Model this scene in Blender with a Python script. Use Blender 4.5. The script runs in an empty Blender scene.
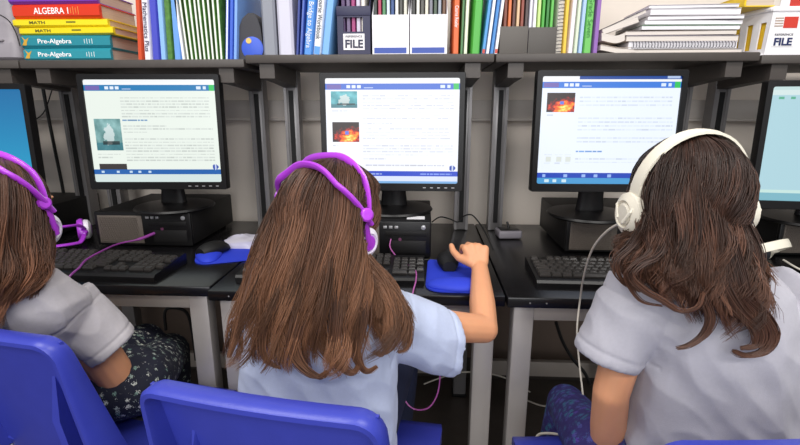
import bpy, bmesh, math, random
import numpy as np
from mathutils import Vector, Matrix, noise
random.seed(7); rng = np.random.default_rng(7)
PI = math.pi
SC = bpy.context.scene
COL = SC.collection

# ------------------------------------------------------------------ camera, world, lights, exposure
F_PX, PITCH, YAW, CAM_Z = 470.0, math.radians(13.69), math.radians(2.89), 1.17
cd = bpy.data.cameras.new('camera'); cam = bpy.data.objects.new('camera', cd); COL.objects.link(cam)
cam.location = (0, 0, CAM_Z); cam.rotation_euler = (PI/2 - PITCH, 0, YAW)
cd.sensor_fit = 'HORIZONTAL'; cd.sensor_width = 36.0; cd.lens = 36.0*F_PX/800; cd.clip_start = 0.02
SC.camera = cam
w = bpy.data.worlds.new('room_light'); SC.world = w; w.use_nodes = True
w.node_tree.nodes['Background'].inputs[0].default_value = (0.93, 0.95, 1.0, 1)
w.node_tree.nodes['Background'].inputs[1].default_value = 0.25
def area(loc, rot, sx, sy, e, col=(1, 0.97, 0.93)):
    l = bpy.data.lights.new('ceiling_or_fill_lamp', 'AREA'); l.shape = 'RECTANGLE'; l.size = sx; l.size_y = sy; l.energy = e; l.color = col
    o = bpy.data.objects.new('ceiling_or_fill_lamp', l); COL.objects.link(o); o.location = loc; o.rotation_euler = rot
    return o
area((0.0, -2.5, 1.75), (math.radians(84), 0, 0), 3.6, 1.6, 50, (0.97, 0.98, 1.0))   # added fill from behind the camera, brightens the wall below the shelf
area((-0.9, 0.35, 2.68), (0, 0, 0), 1.2, 0.6, 17)
area((0.9, 0.35, 2.68), (0, 0, 0), 1.2, 0.6, 17)
area((-0.9, -1.5, 2.68), (math.radians(12), 0, 0), 1.2, 0.6, 21)
area((0.9, -1.5, 2.68), (math.radians(12), 0, 0), 1.2, 0.6, 21)
SC.view_settings.view_transform = 'Standard'; SC.view_settings.look = 'None'
SC.view_settings.gamma = 1.0; SC.view_settings.use_curve_mapping = False
SC.view_settings.exposure = 0.46

# ------------------------------------------------------------------ helpers
_cp, _sp, _cy, _sy = math.cos(PITCH), math.sin(PITCH), math.cos(YAW), math.sin(YAW)
AX_R = np.array([_cy, _sy, 0]); AX_F = np.array([-_sy*_cp, _cy*_cp, -_sp]); AX_U = np.cross(AX_R, AX_F)
CAM = np.array([0, 0, CAM_Z])
def at(x, y, Y):
    """point of the place seen at photo pixel x,y and standing at depth Y"""
    d = AX_F + AX_R*(x-400)/F_PX + AX_U*(222.5-y)/F_PX
    return CAM + d*(Y/d[1])
def atz(x, y, z):
    d = AX_F + AX_R*(x-400)/F_PX + AX_U*(222.5-y)/F_PX
    return CAM + d*((z-CAM_Z)/d[2])

def lin(c):
    if isinstance(c, str):
        c = [int(c[i:i+2], 16) for i in (0, 2, 4)]
    return tuple((v/255/12.92 if v/255 <= .04045 else ((v/255+.055)/1.055)**2.4) for v in c[:3]) + (1,)
def nd(t, typ, **kw):
    n = t.nodes.new(typ)
    for k, v in kw.items(): setattr(n, k, v)
    return n
def mat(name, col, rough=.5, metal=0, spec=.5, var=0, vscale=30, bump=0, bscale=200, coat=0, alpha=1, trans=0, sheen=0, sss=0, stretch=None):
    m = bpy.data.materials.new(name); m.use_nodes = True
    t = m.node_tree; b = t.nodes['Principled BSDF']; c = lin(col)
    b.inputs['Base Color'].default_value = c; b.inputs['Roughness'].default_value = rough
    b.inputs['Metallic'].default_value = metal; b.inputs['Specular IOR Level'].default_value = spec
    b.inputs['Coat Weight'].default_value = coat; b.inputs['Alpha'].default_value = alpha
    b.inputs['Transmission Weight'].default_value = trans; b.inputs['Sheen Weight'].default_value = sheen
    if sss:
        b.inputs['Subsurface Weight'].default_value = sss; b.inputs['Subsurface Radius'].default_value = (.01, .004, .002)
    tc = nd(t, 'ShaderNodeTexCoord'); src = tc.outputs['Object']
    if stretch:
        mp = nd(t, 'ShaderNodeMapping'); mp.inputs['Scale'].default_value = stretch
        t.links.new(src, mp.inputs[0]); src = mp.outputs[0]
    if var:
        n = nd(t, 'ShaderNodeTexNoise'); n.inputs['Scale'].default_value = vscale; n.inputs['Detail'].default_value = 4
        t.links.new(src, n.inputs['Vector'])
        mx = nd(t, 'ShaderNodeMix', data_type='RGBA')
        mx.inputs[6].default_value = tuple(v*(1-var) for v in c[:3])+(1,)
        mx.inputs[7].default_value = tuple(min(1, v*(1+var)) for v in c[:3])+(1,)
        t.links.new(n.outputs['Fac'], mx.inputs[0]); t.links.new(mx.outputs[2], b.inputs['Base Color'])
    if bump:
        n = nd(t, 'ShaderNodeTexNoise'); n.inputs['Scale'].default_value = bscale; n.inputs['Detail'].default_value = 3
        t.links.new(src, n.inputs['Vector'])
        bp = nd(t, 'ShaderNodeBump'); bp.inputs['Strength'].default_value = bump; bp.inputs['Distance'].default_value = .002
        t.links.new(n.outputs['Fac'], bp.inputs['Height']); t.links.new(bp.outputs[0], b.inputs['Normal'])
    return m
_mc = {}
def paint(col, rough=.45, **kw):
    k = (col if isinstance(col, str) else tuple(col), rough, tuple(sorted(kw.items())))
    if k not in _mc: _mc[k] = mat('paint_' + (col if isinstance(col, str) else '%02x%02x%02x' % tuple(col)), col, rough, **kw)
    return _mc[k]

class MB:
    """collects shapes for ONE mesh"""
    def __init__(s): s.v = []; s.f = []; s.m = []; s.sm = []
    def add(s, vs, fs, mi=0, smooth=True):
        n = len(s.v); s.v += [tuple(map(float, v)) for v in vs]
        for f in fs: s.f.append(tuple(i+n for i in f)); s.m.append(mi); s.sm.append(smooth)
        return s
    def addbm(s, bm, mi=0, smooth=True, M=None):
        bm.verts.ensure_lookup_table(); bm.verts.index_update()
        vs = [(M @ v.co if M else v.co) for v in bm.verts]
        s.add(vs, [[v.index for v in f.verts] for f in bm.faces], mi, smooth); bm.free(); return s
    def box(s, lo, hi, bev=0, mi=0, seg=2, M=None):
        bm = bmesh.new(); bmesh.ops.create_cube(bm, size=1)
        c = [(a+b)/2 for a, b in zip(lo, hi)]; d = [b-a for a, b in zip(lo, hi)]
        for v in bm.verts: v.co = Vector((c[0]+v.co.x*d[0], c[1]+v.co.y*d[1], c[2]+v.co.z*d[2]))
        if bev > 0: bmesh.ops.bevel(bm, geom=list(bm.edges), offset=min(bev, .49*min(d)), segments=seg, profile=.5, affect='EDGES')
        return s.addbm(bm, mi, False, M)
    def loft(s, rings, mi=0, caps=True, smooth=True):
        n = len(rings[0]); vs = [p for r in rings for p in r]; fs = []
        for k in range(len(rings)-1):
            for i in range(n):
                j = (i+1) % n; fs.append((k*n+i, k*n+j, (k+1)*n+j, (k+1)*n+i))
        if caps: fs.append(tuple(range(n-1, -1, -1))); fs.append(tuple((len(rings)-1)*n+i for i in range(n)))
        return s.add(vs, fs, mi, smooth)
    def tube(s, pts, r, seg=8, mi=0, flat=1.0, upv=None, caps=True):
        P = [Vector(p) for p in pts]; rings = []; prev = None
        for i, p in enumerate(P):
            tdir = (P[min(i+1, len(P)-1)] - P[max(i-1, 0)]).normalized()
            if prev is None:
                u = Vector(upv) if upv is not None else (Vector((0, 0, 1)) if abs(tdir.z) < .9 else Vector((1, 0, 0)))
            else: u = prev
            a = tdir.cross(u)
            if a.length < 1e-6: a = tdir.cross(Vector((.3, .8, .5)))
            a.normalize(); b = a.cross(tdir).normalized(); prev = b
            ri = r[i] if isinstance(r, (list, tuple, np.ndarray)) else r
            rings.append([p + a*math.cos(2*PI*k/seg)*ri + b*math.sin(2*PI*k/seg)*ri*flat for k in range(seg)])
        return s.loft(rings, mi, caps)
    def cyl(s, p0, p1, r0, r1=None, seg=24, mi=0):
        return s.tube([p0, p1], [r0, r0 if r1 is None else r1], seg, mi)
    def lathe(s, prof, c=(0, 0, 0), axis=(0, 0, 1), seg=32, mi=0):
        ax = Vector(axis).normalized(); u = ax.orthogonal().normalized(); v = ax.cross(u)
        c = Vector(c)
        rings = [[c + ax*h + (u*math.cos(2*PI*k/seg)+v*math.sin(2*PI*k/seg))*max(r, 1e-5) for k in range(seg)] for r, h in prof]
        return s.loft(rings, mi, True)
    def prism(s, poly, lo, hi, axis=1, mi=0, smooth=False):
        def pt(a, b, c): return (a, c, b) if axis == 1 else ((c, a, b) if axis == 0 else (a, b, c))
        n = len(poly); vs = [pt(a, b, lo) for a, b in poly] + [pt(a, b, hi) for a, b in poly]
        fs = [tuple(range(n)), tuple(range(2*n-1, n-1, -1))] + [(i, i+n, (i+1) % n+n, (i+1) % n) for i in range(n)]
        return s.add(vs, fs, mi, smooth)
    def ell(s, c, r, M=None, mi=0, seg=20):
        bm = bmesh.new(); bmesh.ops.create_uvsphere(bm, u_segments=seg, v_segments=seg//2+2, radius=1)
        for v in bm.verts:
            p = Vector((v.co.x*r[0], v.co.y*r[1], v.co.z*r[2]))
            v.co = (M @ p if M else p) + Vector(c)
        return s.addbm(bm, mi, True)
    def cap(s, p0, r0, p1, r1, seg=14):
        p0, p1 = Vector(p0), Vector(p1); d = (p1-p0); L = max(d.length, 1e-6); ax = d/L; prof = []
        for k in range(7): a = -PI/2 + k*PI/12; prof.append((r0*math.cos(a), r0*math.sin(a)))
        for k in range(7): a = k*PI/12; prof.append((r1*math.cos(a), L + r1*math.sin(a)))
        return s.lathe(prof, p0, ax, seg)
    def mesh(s, name, mats):
        me = bpy.data.meshes.new(name); me.from_pydata(s.v, [], s.f)
        for m in (mats if isinstance(mats, (list, tuple)) else [mats]): me.materials.append(m)
        me.polygons.foreach_set('material_index', s.m); me.polygons.foreach_set('use_smooth', s.sm)
        bm = bmesh.new(); bm.from_mesh(me); bmesh.ops.recalc_face_normals(bm, faces=bm.faces); bm.to_mesh(me); bm.free()
        me.update(); return me
    def build(s, name, mats, parent=None, world=False, label=None, auto=True):
        me = s.mesh(name, mats)
        if auto:
            try: me.set_sharp_from_angle(angle=math.radians(38))
            except Exception: pass
        return link(name, me, parent, world, label)
def link(name, me, parent=None, world=False, label=None):
    o = bpy.data.objects.new(name, me); COL.objects.link(o)
    if parent is not None:
        off = None
        if world:
            p = parent; off = Vector((0, 0, 0))
            while p is not None: off += p.location; p = p.parent
            me.transform(Matrix.Translation(-off))
        o.parent = parent
    elif world:
        n = len(me.vertices); a = np.empty(n*3, np.float32); me.vertices.foreach_get('co', a); a = a.reshape(-1, 3)
        c = Vector(((a[:, 0].min()+a[:, 0].max())/2, (a[:, 1].min()+a[:, 1].max())/2, a[:, 2].min()))
        me.transform(Matrix.Translation(-c)); o.location = c
    if label: o['label'] = label
    return o
def tag(o, label, cat, group=None, kind=None):
    o['label'] = label; o['category'] = cat
    if group: o['group'] = group
    if kind: o['kind'] = kind
    return o
def thing(name, label, cat, loc=(0, 0, 0), rz=0, group=None, rot=None):
    o = bpy.data.objects.new(name, None); COL.objects.link(o); o.empty_display_size = .05
    o.location = [float(v) for v in loc]; o.rotation_euler = rot if rot else (0, 0, rz)
    return tag(o, label, cat, group)
def struct(o): o['kind'] = 'structure'; return o
def text(name, s, size, loc, m, parent, rot=(PI/2, 0, 0), width=None, ext=.0004, label=None, align='CENTER', bold=0):
    cu = bpy.data.curves.new(name, 'FONT'); cu.body = s; cu.size = size; cu.extrude = ext; cu.align_x = align; cu.align_y = 'CENTER'; cu.offset = bold
    o = bpy.data.objects.new(name, cu); COL.objects.link(o)
    bpy.context.view_layer.update()
    me = bpy.data.meshes.new_from_object(o.evaluated_get(bpy.context.evaluated_depsgraph_get()))
    bpy.data.objects.remove(o); me.materials.clear(); me.materials.append(m)
    if width and len(me.vertices):
        xs = [v.co.x for v in me.vertices]; k = width/(max(xs)-min(xs)); me.transform(Matrix.Diagonal((k, 1, 1, 1)))
    t = bpy.data.objects.new(name, me); COL.objects.link(t); t.parent = parent; t.location = loc; t.rotation_euler = rot
    if label: t['label'] = label
    return t
def crom(P, T):
    """Catmull-Rom resample of points P (K,3) to T points"""
    P = np.asarray(P, float); K = len(P); t = np.linspace(0, K-1-1e-9, T); i = t.astype(int); f = (t-i)[:, None]
    g = lambda k: P[np.clip(k, 0, K-1)]
    p0, p1, p2, p3 = g(i-1), g(i), g(i+1), g(i+2)
    return .5*((2*p1)+(-p0+p2)*f+(2*p0-5*p1+4*p2-p3)*f*f+(-p0+3*p1-3*p2+p3)*f**3)
def remeshed(mb, name, voxel, m, smooth=4, disp=None):
    me = mb.mesh(name, m); o = bpy.data.objects.new(name, me); COL.objects.link(o)
    r = o.modifiers.new('r', 'REMESH'); r.mode = 'VOXEL'; r.voxel_size = voxel; r.use_smooth_shade = True
    sm = o.modifiers.new('s', 'SMOOTH'); sm.iterations = smooth; sm.factor = .5
    bpy.context.view_layer.update()
    out = bpy.data.meshes.new_from_object(o.evaluated_get(bpy.context.evaluated_depsgraph_get()))
    bpy.data.objects.remove(o); bpy.data.meshes.remove(me)
    out.materials.clear(); out.materials.append(m); out.name = name
    if disp:
        nrm = [v.normal.copy() for v in out.vertices]
        for v, n in zip(out.vertices, nrm): v.co += n*disp(v.co, n)
    out.polygons.foreach_set('use_smooth', [True]*len(out.polygons)); out.update()
    return out

# ------------------------------------------------------------------ materials
M_WALL = mat('wall_paint', 'ede2d6', .8, var=.05, vscale=6, bump=.15, bscale=60)
M_FLOOR = mat('floor_vinyl', '4a423c', .5, var=.25, vscale=14)
M_TRIM = mat('trim_plastic', 'cfc6bd', .6, var=.04)
M_DESK = mat('desk_black_laminate', '0e0d0f', .26, var=.15, vscale=60, bump=.04, bscale=400)
M_SHELF = mat('shelf_laminate', '4a4440', .5, var=.12, vscale=40)
M_LEG = mat('leg_silver_metal', 'b0aaa6', .42, metal=.35, var=.05)
M_POST = mat('post_grey_metal', '8d8a8a', .38, metal=.45, var=.08)
M_APR = mat('apron_beige_metal', 'a89f96', .5, metal=.2, var=.05)
M_BLK = mat('black_plastic', '100f10', .36, spec=.35, var=.1, vscale=80)
M_BLKM = mat('black_matte_plastic', '151414', .55, spec=.35, bump=.1, bscale=500)
M_KEY = mat('key_plastic', '34312f', .28)
M_SIL = mat('silver_plastic', 'b9b9bb', .35, metal=.5)
M_WHITE = mat('white_card', 'efedf0', .6, var=.03)
M_PAGE = mat('paper_edge', 'cdbcab', .8, var=.25, vscale=8, stretch=(1, 1, 60))
M_PAGEV = mat('paper_edge_upright', 'e4ddd2', .8, var=.15, vscale=8, stretch=(60, 1, 1))
M_CHAIR = mat('blue_plastic', '363fa6', .36, var=.08, vscale=25, bump=.12, bscale=350)
M_CHROME = mat('chair_leg_steel', 'a9abae', .3, metal=.9)
M_PAD = mat('mousepad_foam', '2038c4', .7, bump=.1, bscale=600)
M_PURP = mat('purple_gloss', 'b23fd6', .3, coat=.3)
M_PURPD = mat('purple_cable', '8c3a90', .4)
M_LILAC = mat('white_gloss', 'f0eaf4', .3)
M_CREAM = mat('cream_plastic', 'e6dfce', .38, var=.05)
M_CUSH = mat('cushion_vinyl', '25282f', .5, bump=.2, bscale=150)
M_SKIN = mat('skin', 'd99a72', .5, var=.07, vscale=25, sss=.08, bump=.06, bscale=300)
M_SHIRT = mat('shirt_cotton', 'aaa8b1', .9, var=.06, vscale=180, bump=.25, bscale=700, sheen=.15)
M_CORD = mat('black_cord', '161515', .5)
M_CORDW = mat('cream_cord', 'cfc8bb', .5)
M_EYE = mat('eye_white', 'f2efe9', .2); M_IRIS = mat('iris', '3a2416', .2); M_LIP = mat('lip', 'b5645a', .45)

def attr_mat(name, rough, emit=0, hair=False):
    m = bpy.data.materials.new(name); m.use_nodes = True; t = m.node_tree; b = t.nodes['Principled BSDF']
    a = nd(t, 'ShaderNodeAttribute', attribute_name='colour')
    if emit:
        b.inputs['Base Color'].default_value = (.01, .01, .01, 1); b.inputs['Roughness'].default_value = rough
        t.links.new(a.outputs['Color'], b.inputs['Emission Color']); b.inputs['Emission Strength'].default_value = emit
    else:
        t.links.new(a.outputs['Color'], b.inputs['Base Color']); b.inputs['Roughness'].default_value = rough
        b.inputs['Specular IOR Level'].default_value = .5
        if hair: b.inputs['Specular IOR Level'].default_value = .38
    return m
M_SCREEN = attr_mat('lit_screen', .3, emit=.80)
M_HAIR = attr_mat('hair', .42, hair=True)

def pattern_mat(name, base, c1, c2, scale, size, rough=.8):
    """fabric with a scattered print, cell pattern"""
    m = bpy.data.materials.new(name); m.use_nodes = True; t = m.node_tree; b = t.nodes['Principled BSDF']; b.inputs['Roughness'].default_value = rough
    tc = nd(t, 'ShaderNodeTexCoord'); v = nd(t, 'ShaderNodeTexVoronoi'); v.inputs['Scale'].default_value = scale
    nz = nd(t, 'ShaderNodeTexNoise'); nz.inputs['Scale'].default_value = scale*2.2
    mxv = nd(t, 'ShaderNodeMix', data_type='RGBA'); mxv.inputs[0].default_value = .018
    t.links.new(tc.outputs['Object'], mxv.inputs[6]); t.links.new(nz.outputs['Color'], mxv.inputs[7])
    t.links.new(mxv.outputs[2], v.inputs['Vector'])
    lt = nd(t, 'ShaderNodeMath', operation='LESS_THAN'); lt.inputs[1].default_value = size
    t.links.new(v.outputs['Distance'], lt.inputs[0])
    mc = nd(t, 'ShaderNodeMix', data_type='RGBA'); mc.inputs[6].default_value = lin(c1); mc.inputs[7].default_value = lin(c2)
    t.links.new(v.outputs['Color'], mc.inputs[0])
    mx = nd(t, 'ShaderNodeMix', data_type='RGBA'); mx.inputs[6].default_value = lin(base)
    t.links.new(lt.outputs[0], mx.inputs[0]); t.links.new(mc.outputs[2], mx.inputs[7]); t.links.new(mx.outputs[2], b.inputs['Base Color'])
    return m
M_FLORAL = pattern_mat('floral_print', '15182a', 'e8e4da', '4f8474', 66, .27)
M_SCALE = pattern_mat('scale_print', '2a2160', '1d6a78', '4b2a8c', 70, .42)
M_NAVY = mat('navy_fabric', '1d2440', .85)

# ------------------------------------------------------------------ setting
WY = 1.90
struct(MB().box((-3, WY, 0), (3, WY+.1, 2.75)).build('wall_back', M_WALL))
struct(MB().box((-3, -2.6, -.1), (3, WY+.1, 0)).build('floor', M_FLOOR))
struct(MB().box((-3, WY-.012, 0), (3, WY, .1), .003).build('baseboard_back', mat('baseboard', '3a342f', .6)))
r = MB().box((-3, WY-.045, 1.128), (3, WY, 1.20), .004)
r.box((-3, WY-.05, 1.122), (3, WY, 1.132), .002)
struct(r.build('trim_1', M_TRIM))
struct(MB().box((-3, WY-.012, .1), (3, WY, .70), .002).build('trim_2', mat('lower_wall_panel', '7d6c60', .7, var=.12, vscale=9)))

# ------------------------------------------------------------------ desks with raised shelf
DZ = .72; SZ0_, SZ1_ = 1.301, 1.326; SY = 1.475; SZ1 = SZ1_
def desk(x0, x1, y0, label, ulabel, dz=0):
    SZ0, SZ1 = SZ0_-DZ, SZ1_-DZ
    W = x1-x0-.004; t = thing('computer_desk', label, 'desk', ((x0+x1)/2, y0, 0), 0, 'black computer desks in a row'); h = W/2; D = 1.84-y0
    MB().box((-h, 0, DZ-.028), (h, D, DZ), .004).build('desktop', M_DESK, t)
    MB().box((-h+.05, .03, DZ-.073), (h-.05, .055, DZ-.028), .002).build('apron', M_APR, t)
    MB().box((-h+.05, D-.06, DZ-.073), (h-.05, D-.035, DZ-.028), .002).build('apron', M_APR, t)
    MB().box((-h+.073, D-.09, .10), (h-.073, D-.065, .165), .002).build('crossbar', M_APR, t)
    u = thing('shelf_unit', ulabel, 'shelf', ((x0+x1)/2, y0, DZ+.0005), 0, 'raised shelves over the desks')
    for sx in (-1, 1):
        lf = MB().box((sx*(h-.046)-.026, .02, .012), (sx*(h-.046)+.026, .066, DZ-.028), .005).build('leg', M_LEG, t)
        lb = MB().box((sx*(h-.046)-.026, D-.10, .012), (sx*(h-.046)+.026, D-.05, DZ-.028), .005).build('leg', M_POST, t)
        MB().box((sx*(h-.046)-.029, .018, 0), (sx*(h-.046)+.029, .068, .014), .003).build('foot_cap', M_BLK, lf)
        MB().box((sx*(h-.046)-.029, D-.102, 0), (sx*(h-.046)+.029, D-.048, .014), .003).build('foot_cap', M_BLK, lb)
        cx = sx*(h-.062)
        p = MB().box((cx-.026, D-.10, 0), (cx+.026, D-.05, SZ0+dz), .004)
        p.box((cx-.008, D-.1045, .03), (cx+.008, D-.099, SZ0+dz-.07), 0, 1); p.box((cx-.026, D-.104, .001), (cx-.016, D-.098, SZ0+dz-.05)); p.box((cx+.016, D-.104, .001), (cx+.026, D-.098, SZ0+dz-.05))
        p.build('upright', [M_POST, M_BLKM], u)
        sy = SY-y0
        a = MB(); a.prism([(sy+.012, SZ0+dz), (D-.05, SZ0+dz), (D-.05, SZ0+dz-.065), (sy+.14, SZ0+dz-.05), (sy+.012, SZ0+dz-.043)], cx-.023, cx+.023, axis=0)
        a.build('shelf_arm', M_SHELF, u)
    MB().box((-h, SY-y0, SZ0+dz), (h, 1.86-y0, SZ1+dz), .004).build('shelf', M_SHELF, u)
    for sx in (-.02, .02): MB().lathe([(.0022, -.001), (.0022, .001), (0, .0015)], (-h+.075+sx, .0005, DZ-.014), (0, -1, 0), 10).build('screw', M_POST, t)
    return t
BX = [-2.02, -1.262, -.547, .207, .965, 1.72]
desk(BX[0], BX[1], 1.13, 'black computer desk at the far left edge under a blue screen', 'dark raised shelf carrying the pale grey case', -.012)
desk(BX[1], BX[2], 1.115, 'black computer desk where the girl in floral leggings sits', 'dark raised shelf carrying the stack of algebra books', -.012)
desk(BX[2], BX[3], 1.09, 'black computer desk where the girl reaching for the mouse sits', 'dark raised shelf carrying the navy and white file boxes')
desk(BX[3], BX[4], 1.085, 'black computer desk where the girl in cream headphones sits', 'dark raised shelf carrying the paper pile and low grey box')
desk(BX[4], BX[5], 1.085, 'black computer desk at the far right edge under a pale blue screen', 'dark raised shelf carrying the white file basket', -.008)

# ------------------------------------------------------------------ monitors
SW, SH = 176, 142
def rect(img, x0, y0, x1, y1, c):
    img[int(y0*SH):max(int(y0*SH)+1, int(round(y1*SH))), int(x0*SW):max(int(x0*SW)+1, int(round(x1*SW)))] = c
def textline(img, x0, x1, y, c=(150, 155, 165), h=.008):
    x = x0
    while x < x1:
        wd = random.uniform(.015, .05); k = random.uniform(.93, 1.04)
        rect(img, x, y, min(x+wd, x1), y+h, [min(255, v*k) for v in c]); x += wd+.008
def noise2(x, y, s, o=0): return noise.fractal(Vector((x*s, y*s, o)), 1.0, 2.0, 4)
def pic_sea(img, x0, y0, x1, y1, base=(96, 140, 140)):
    for j in range(int(y0*SH), int(y1*SH)):
        for i in range(int(x0*SW), int(x1*SW)):
            u = (i/SW-x0)/(x1-x0); v = (j/SH-y0)/(y1-y0); n = noise2(u, v, 3, 2)*40
            c = np.array(base, float)+n+(25*(1-v))
            if v > .72: c = np.array((60, 120, 130), float)+n*.5
            d = ((u-.5)/.22)**2+((v-.45)/.33)**2+noise2(u, v, 6)*.8
            if d < .8 and v < .8: c = np.array((205, 222, 222), float)-30*v
            if .66 < v < .78 and abs(u-.55) < .33: c = c*.45
            img[j, i] = np.clip(c, 0, 255)
def pic_fire(img, x0, y0, x1, y1):
    for j in range(int(y0*SH), int(y1*SH)):
        for i in range(int(x0*SW), int(x1*SW)):
            u = (i/SW-x0)/(x1-x0); v = (j/SH-y0)/(y1-y0)
            k = 1.15-math.hypot((u-.62)/.5, (v-.72)/.42)+noise2(u, v, 6, 4)*.55
            k = max(0, k); img[j, i] = (min(255, 40+420*k), min(255, 18+300*max(0, k-.28)), min(255, 15+260*max(0, k-.62)))
            if abs(u-.52) < .07 and abs(v-.5) < .09: img[j, i] = (90, 120, 220)
def page(kind):
    bg = {'a': (226, 234, 226), 'b': (240, 243, 253), 'c': (230, 238, 252), 'd': (168, 204, 214), 'e': (22, 128, 178)}[kind]
    img = np.zeros((SH, SW, 3)); img[:] = bg
    if kind == 'e':
        for j in range(SH): img[j] = (14+18*j/SH, 105+55*j/SH, 160+40*j/SH)
        return img
    if kind == 'd':
        rect(img, 0, 0, 1, .03, (190, 215, 215)); rect(img, .34, .07, .97, .90, (232, 240, 228)); rect(img, 0, .03, 1, .07, (205, 222, 222))
        for k in range(12): textline(img, .40, .92, .40+k*.035, (140, 150, 150))
        for k in range(5): rect(img, .05+k*.07, .085, .08+k*.07, .105, (90, 170, 140))
        rect(img, 0, .93, 1, 1, (120, 175, 190)); rect(img, 0, .905, 1, .93, (190, 220, 215)); return img
    bar = {'a': (20, 118, 176), 'b': (66, 108, 205), 'c': (52, 118, 214)}[kind]
    rect(img, 0, 0, 1, .05, (236, 238, 240)); rect(img, 0, .055, 1, .105, bar)
    rect(img, .015, .058, .12, .102, (110, 95, 170)); 
    for k in (.16, .20, .24): rect(img, k, .065, k+.025, .095, (225, 232, 245))
    rect(img, .29, .085, .36, .093, (190, 205, 235))
    rect(img, .86, .068, .89, .092, (215, 228, 245)); rect(img, .91, .068, .93, .092, (215, 228, 245)); rect(img, .955, .055, .995, .105, (40, 190, 90))
    tc = {'a': (204, 211, 206), 'b': (222, 226, 239), 'c': (214, 223, 239)}[kind]
    if kind == 'a':
        for y in list(np.arange(.17, .36, .03)): textline(img, .27, .95, y, tc)
        textline(img, .27, .46, .385, (110, 150, 190)); textline(img, .27, .60, .44, tc); textline(img, .27, .96, .47, tc); textline(img, .27, .45, .50, tc)
        for y in list(np.arange(.57, .80, .03)): textline(img, .27, .96, y, tc)
        pic_sea(img, .05, .38, .25, .69); textline(img, .05, .22, .72, tc); textline(img, .05, .16, .75, tc); rect(img, .05, .82, .26, .875, (52, 46, 46))
        rect(img, 0, .875, 1, .925, (24, 92, 168)); rect(img, 0, .925, 1, 1, (205, 220, 218)); yb = .875
        for k in (.06, .18, .28, .35, .43): rect(img, k, .89, k+.02, .91, (190, 215, 235))
    if kind == 'b':
        pic_sea(img, .04, .125, .24, .28, (70, 150, 160)); textline(img, .05, .2, .30, tc)
        for y in list(np.arange(.16, .39, .03)): textline(img, .28, .96, y, tc)
        pic_fire(img, .05, .41, .25, .60); textline(img, .28, .5, .42, tc)
        for y in list(np.arange(.47, .58, .03)): textline(img, .28, .94, y, tc)
        for y in list(np.arange(.63, .75, .03)): textline(img, .28, .96, y, tc)
        textline(img, .05, .09, .63, tc); textline(img, .28, .45, .76, tc); textline(img, .3, .9, .82, (205, 208, 222))
        rect(img, 0, .885, 1, .935, (44, 74, 196)); rect(img, 0, .935, 1, .985, (214, 222, 245)); rect(img, 0, .985, 1, 1, (120, 170, 220))
        textline(img, .34, .42, .905, (150, 170, 230)); textline(img, .72, .95, .905, (130, 155, 235))
    if kind == 'c':
        rect(img, .27, 0, 1, .03, (24, 70, 150)); rect(img, .9, .004, .99, .02, (170, 190, 225))
        pic_fire(img, .04, .15, .245, .325); textline(img, .05, .09, .35, tc)
        for y in (.19, .225, .26): textline(img, .28, .95, y, tc)
        for y in (.38, .415, .45, .485): textline(img, .28, .97, y, tc)
        for y in (.56, .595): textline(img, .28, .95, y, tc)
        textline(img, .28, .47, .69, (120, 160, 220))
        for y in (.76, .79): textline(img, .28, .94, y, tc)
        for k in (.05, .13, .2):
            textline(img, k, k+.05, .72, tc); rect(img, k+.01, .745, k+.045, .79, (214, 220, 214)); textline(img, k, k+.04, .80, tc)
        rect(img, 0, .90, 1, .95, (26, 66, 178)); rect(img, 0, .95, 1, 1, (70, 150, 205))
        for k in (.04, .2, .34, .43, .53): rect(img, k, .915, k+.025, .937, (150, 180, 235))
        for k in (.06, .12, .19): rect(img, k, .96, k+.03, .985, (200, 225, 235))
    cx, cy = .955, .845
    if kind in 'ab':
        for j in range(SH):
            for i in range(SW):
                if math.hypot(i/SW-cx, (j/SH-cy)*.8) < .023: img[j, i] = (50, 78, 170) if not (abs(i/SW-cx) < .006) else (200, 210, 235)
    return img
def screen_mesh(img, wd, ht, y):
    xs = np.linspace(-wd/2, wd/2, SW+1); zs = np.linspace(ht/2, -ht/2, SH+1)
    X, Z = np.meshgrid(xs, zs); v = np.stack([X, np.full_like(X, y), Z], -1).reshape(-1, 3)
    i = (np.arange(SH)[:, None]*(SW+1)+np.arange(SW)[None]).reshape(-1)
    f = np.stack([i, i+SW+1, i+SW+2, i+1], -1)
    me = bpy.data.meshes.new('screen'); me.from_pydata(v.tolist(), [], f.tolist())
    ca = me.color_attributes.new('colour', 'FLOAT_COLOR', 'CORNER')
    c = img.reshape(-1, 3)/255; c = np.where(c <= .04045, c/12.92, ((c+.055)/1.055)**2.4)
    c = np.repeat(np.concatenate([c, np.ones((len(c), 1))], 1), 4, 0).astype(np.float32)
    ca.data.foreach_set('color', c.ravel()); me.materials.append(M_SCREEN); return me
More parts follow.
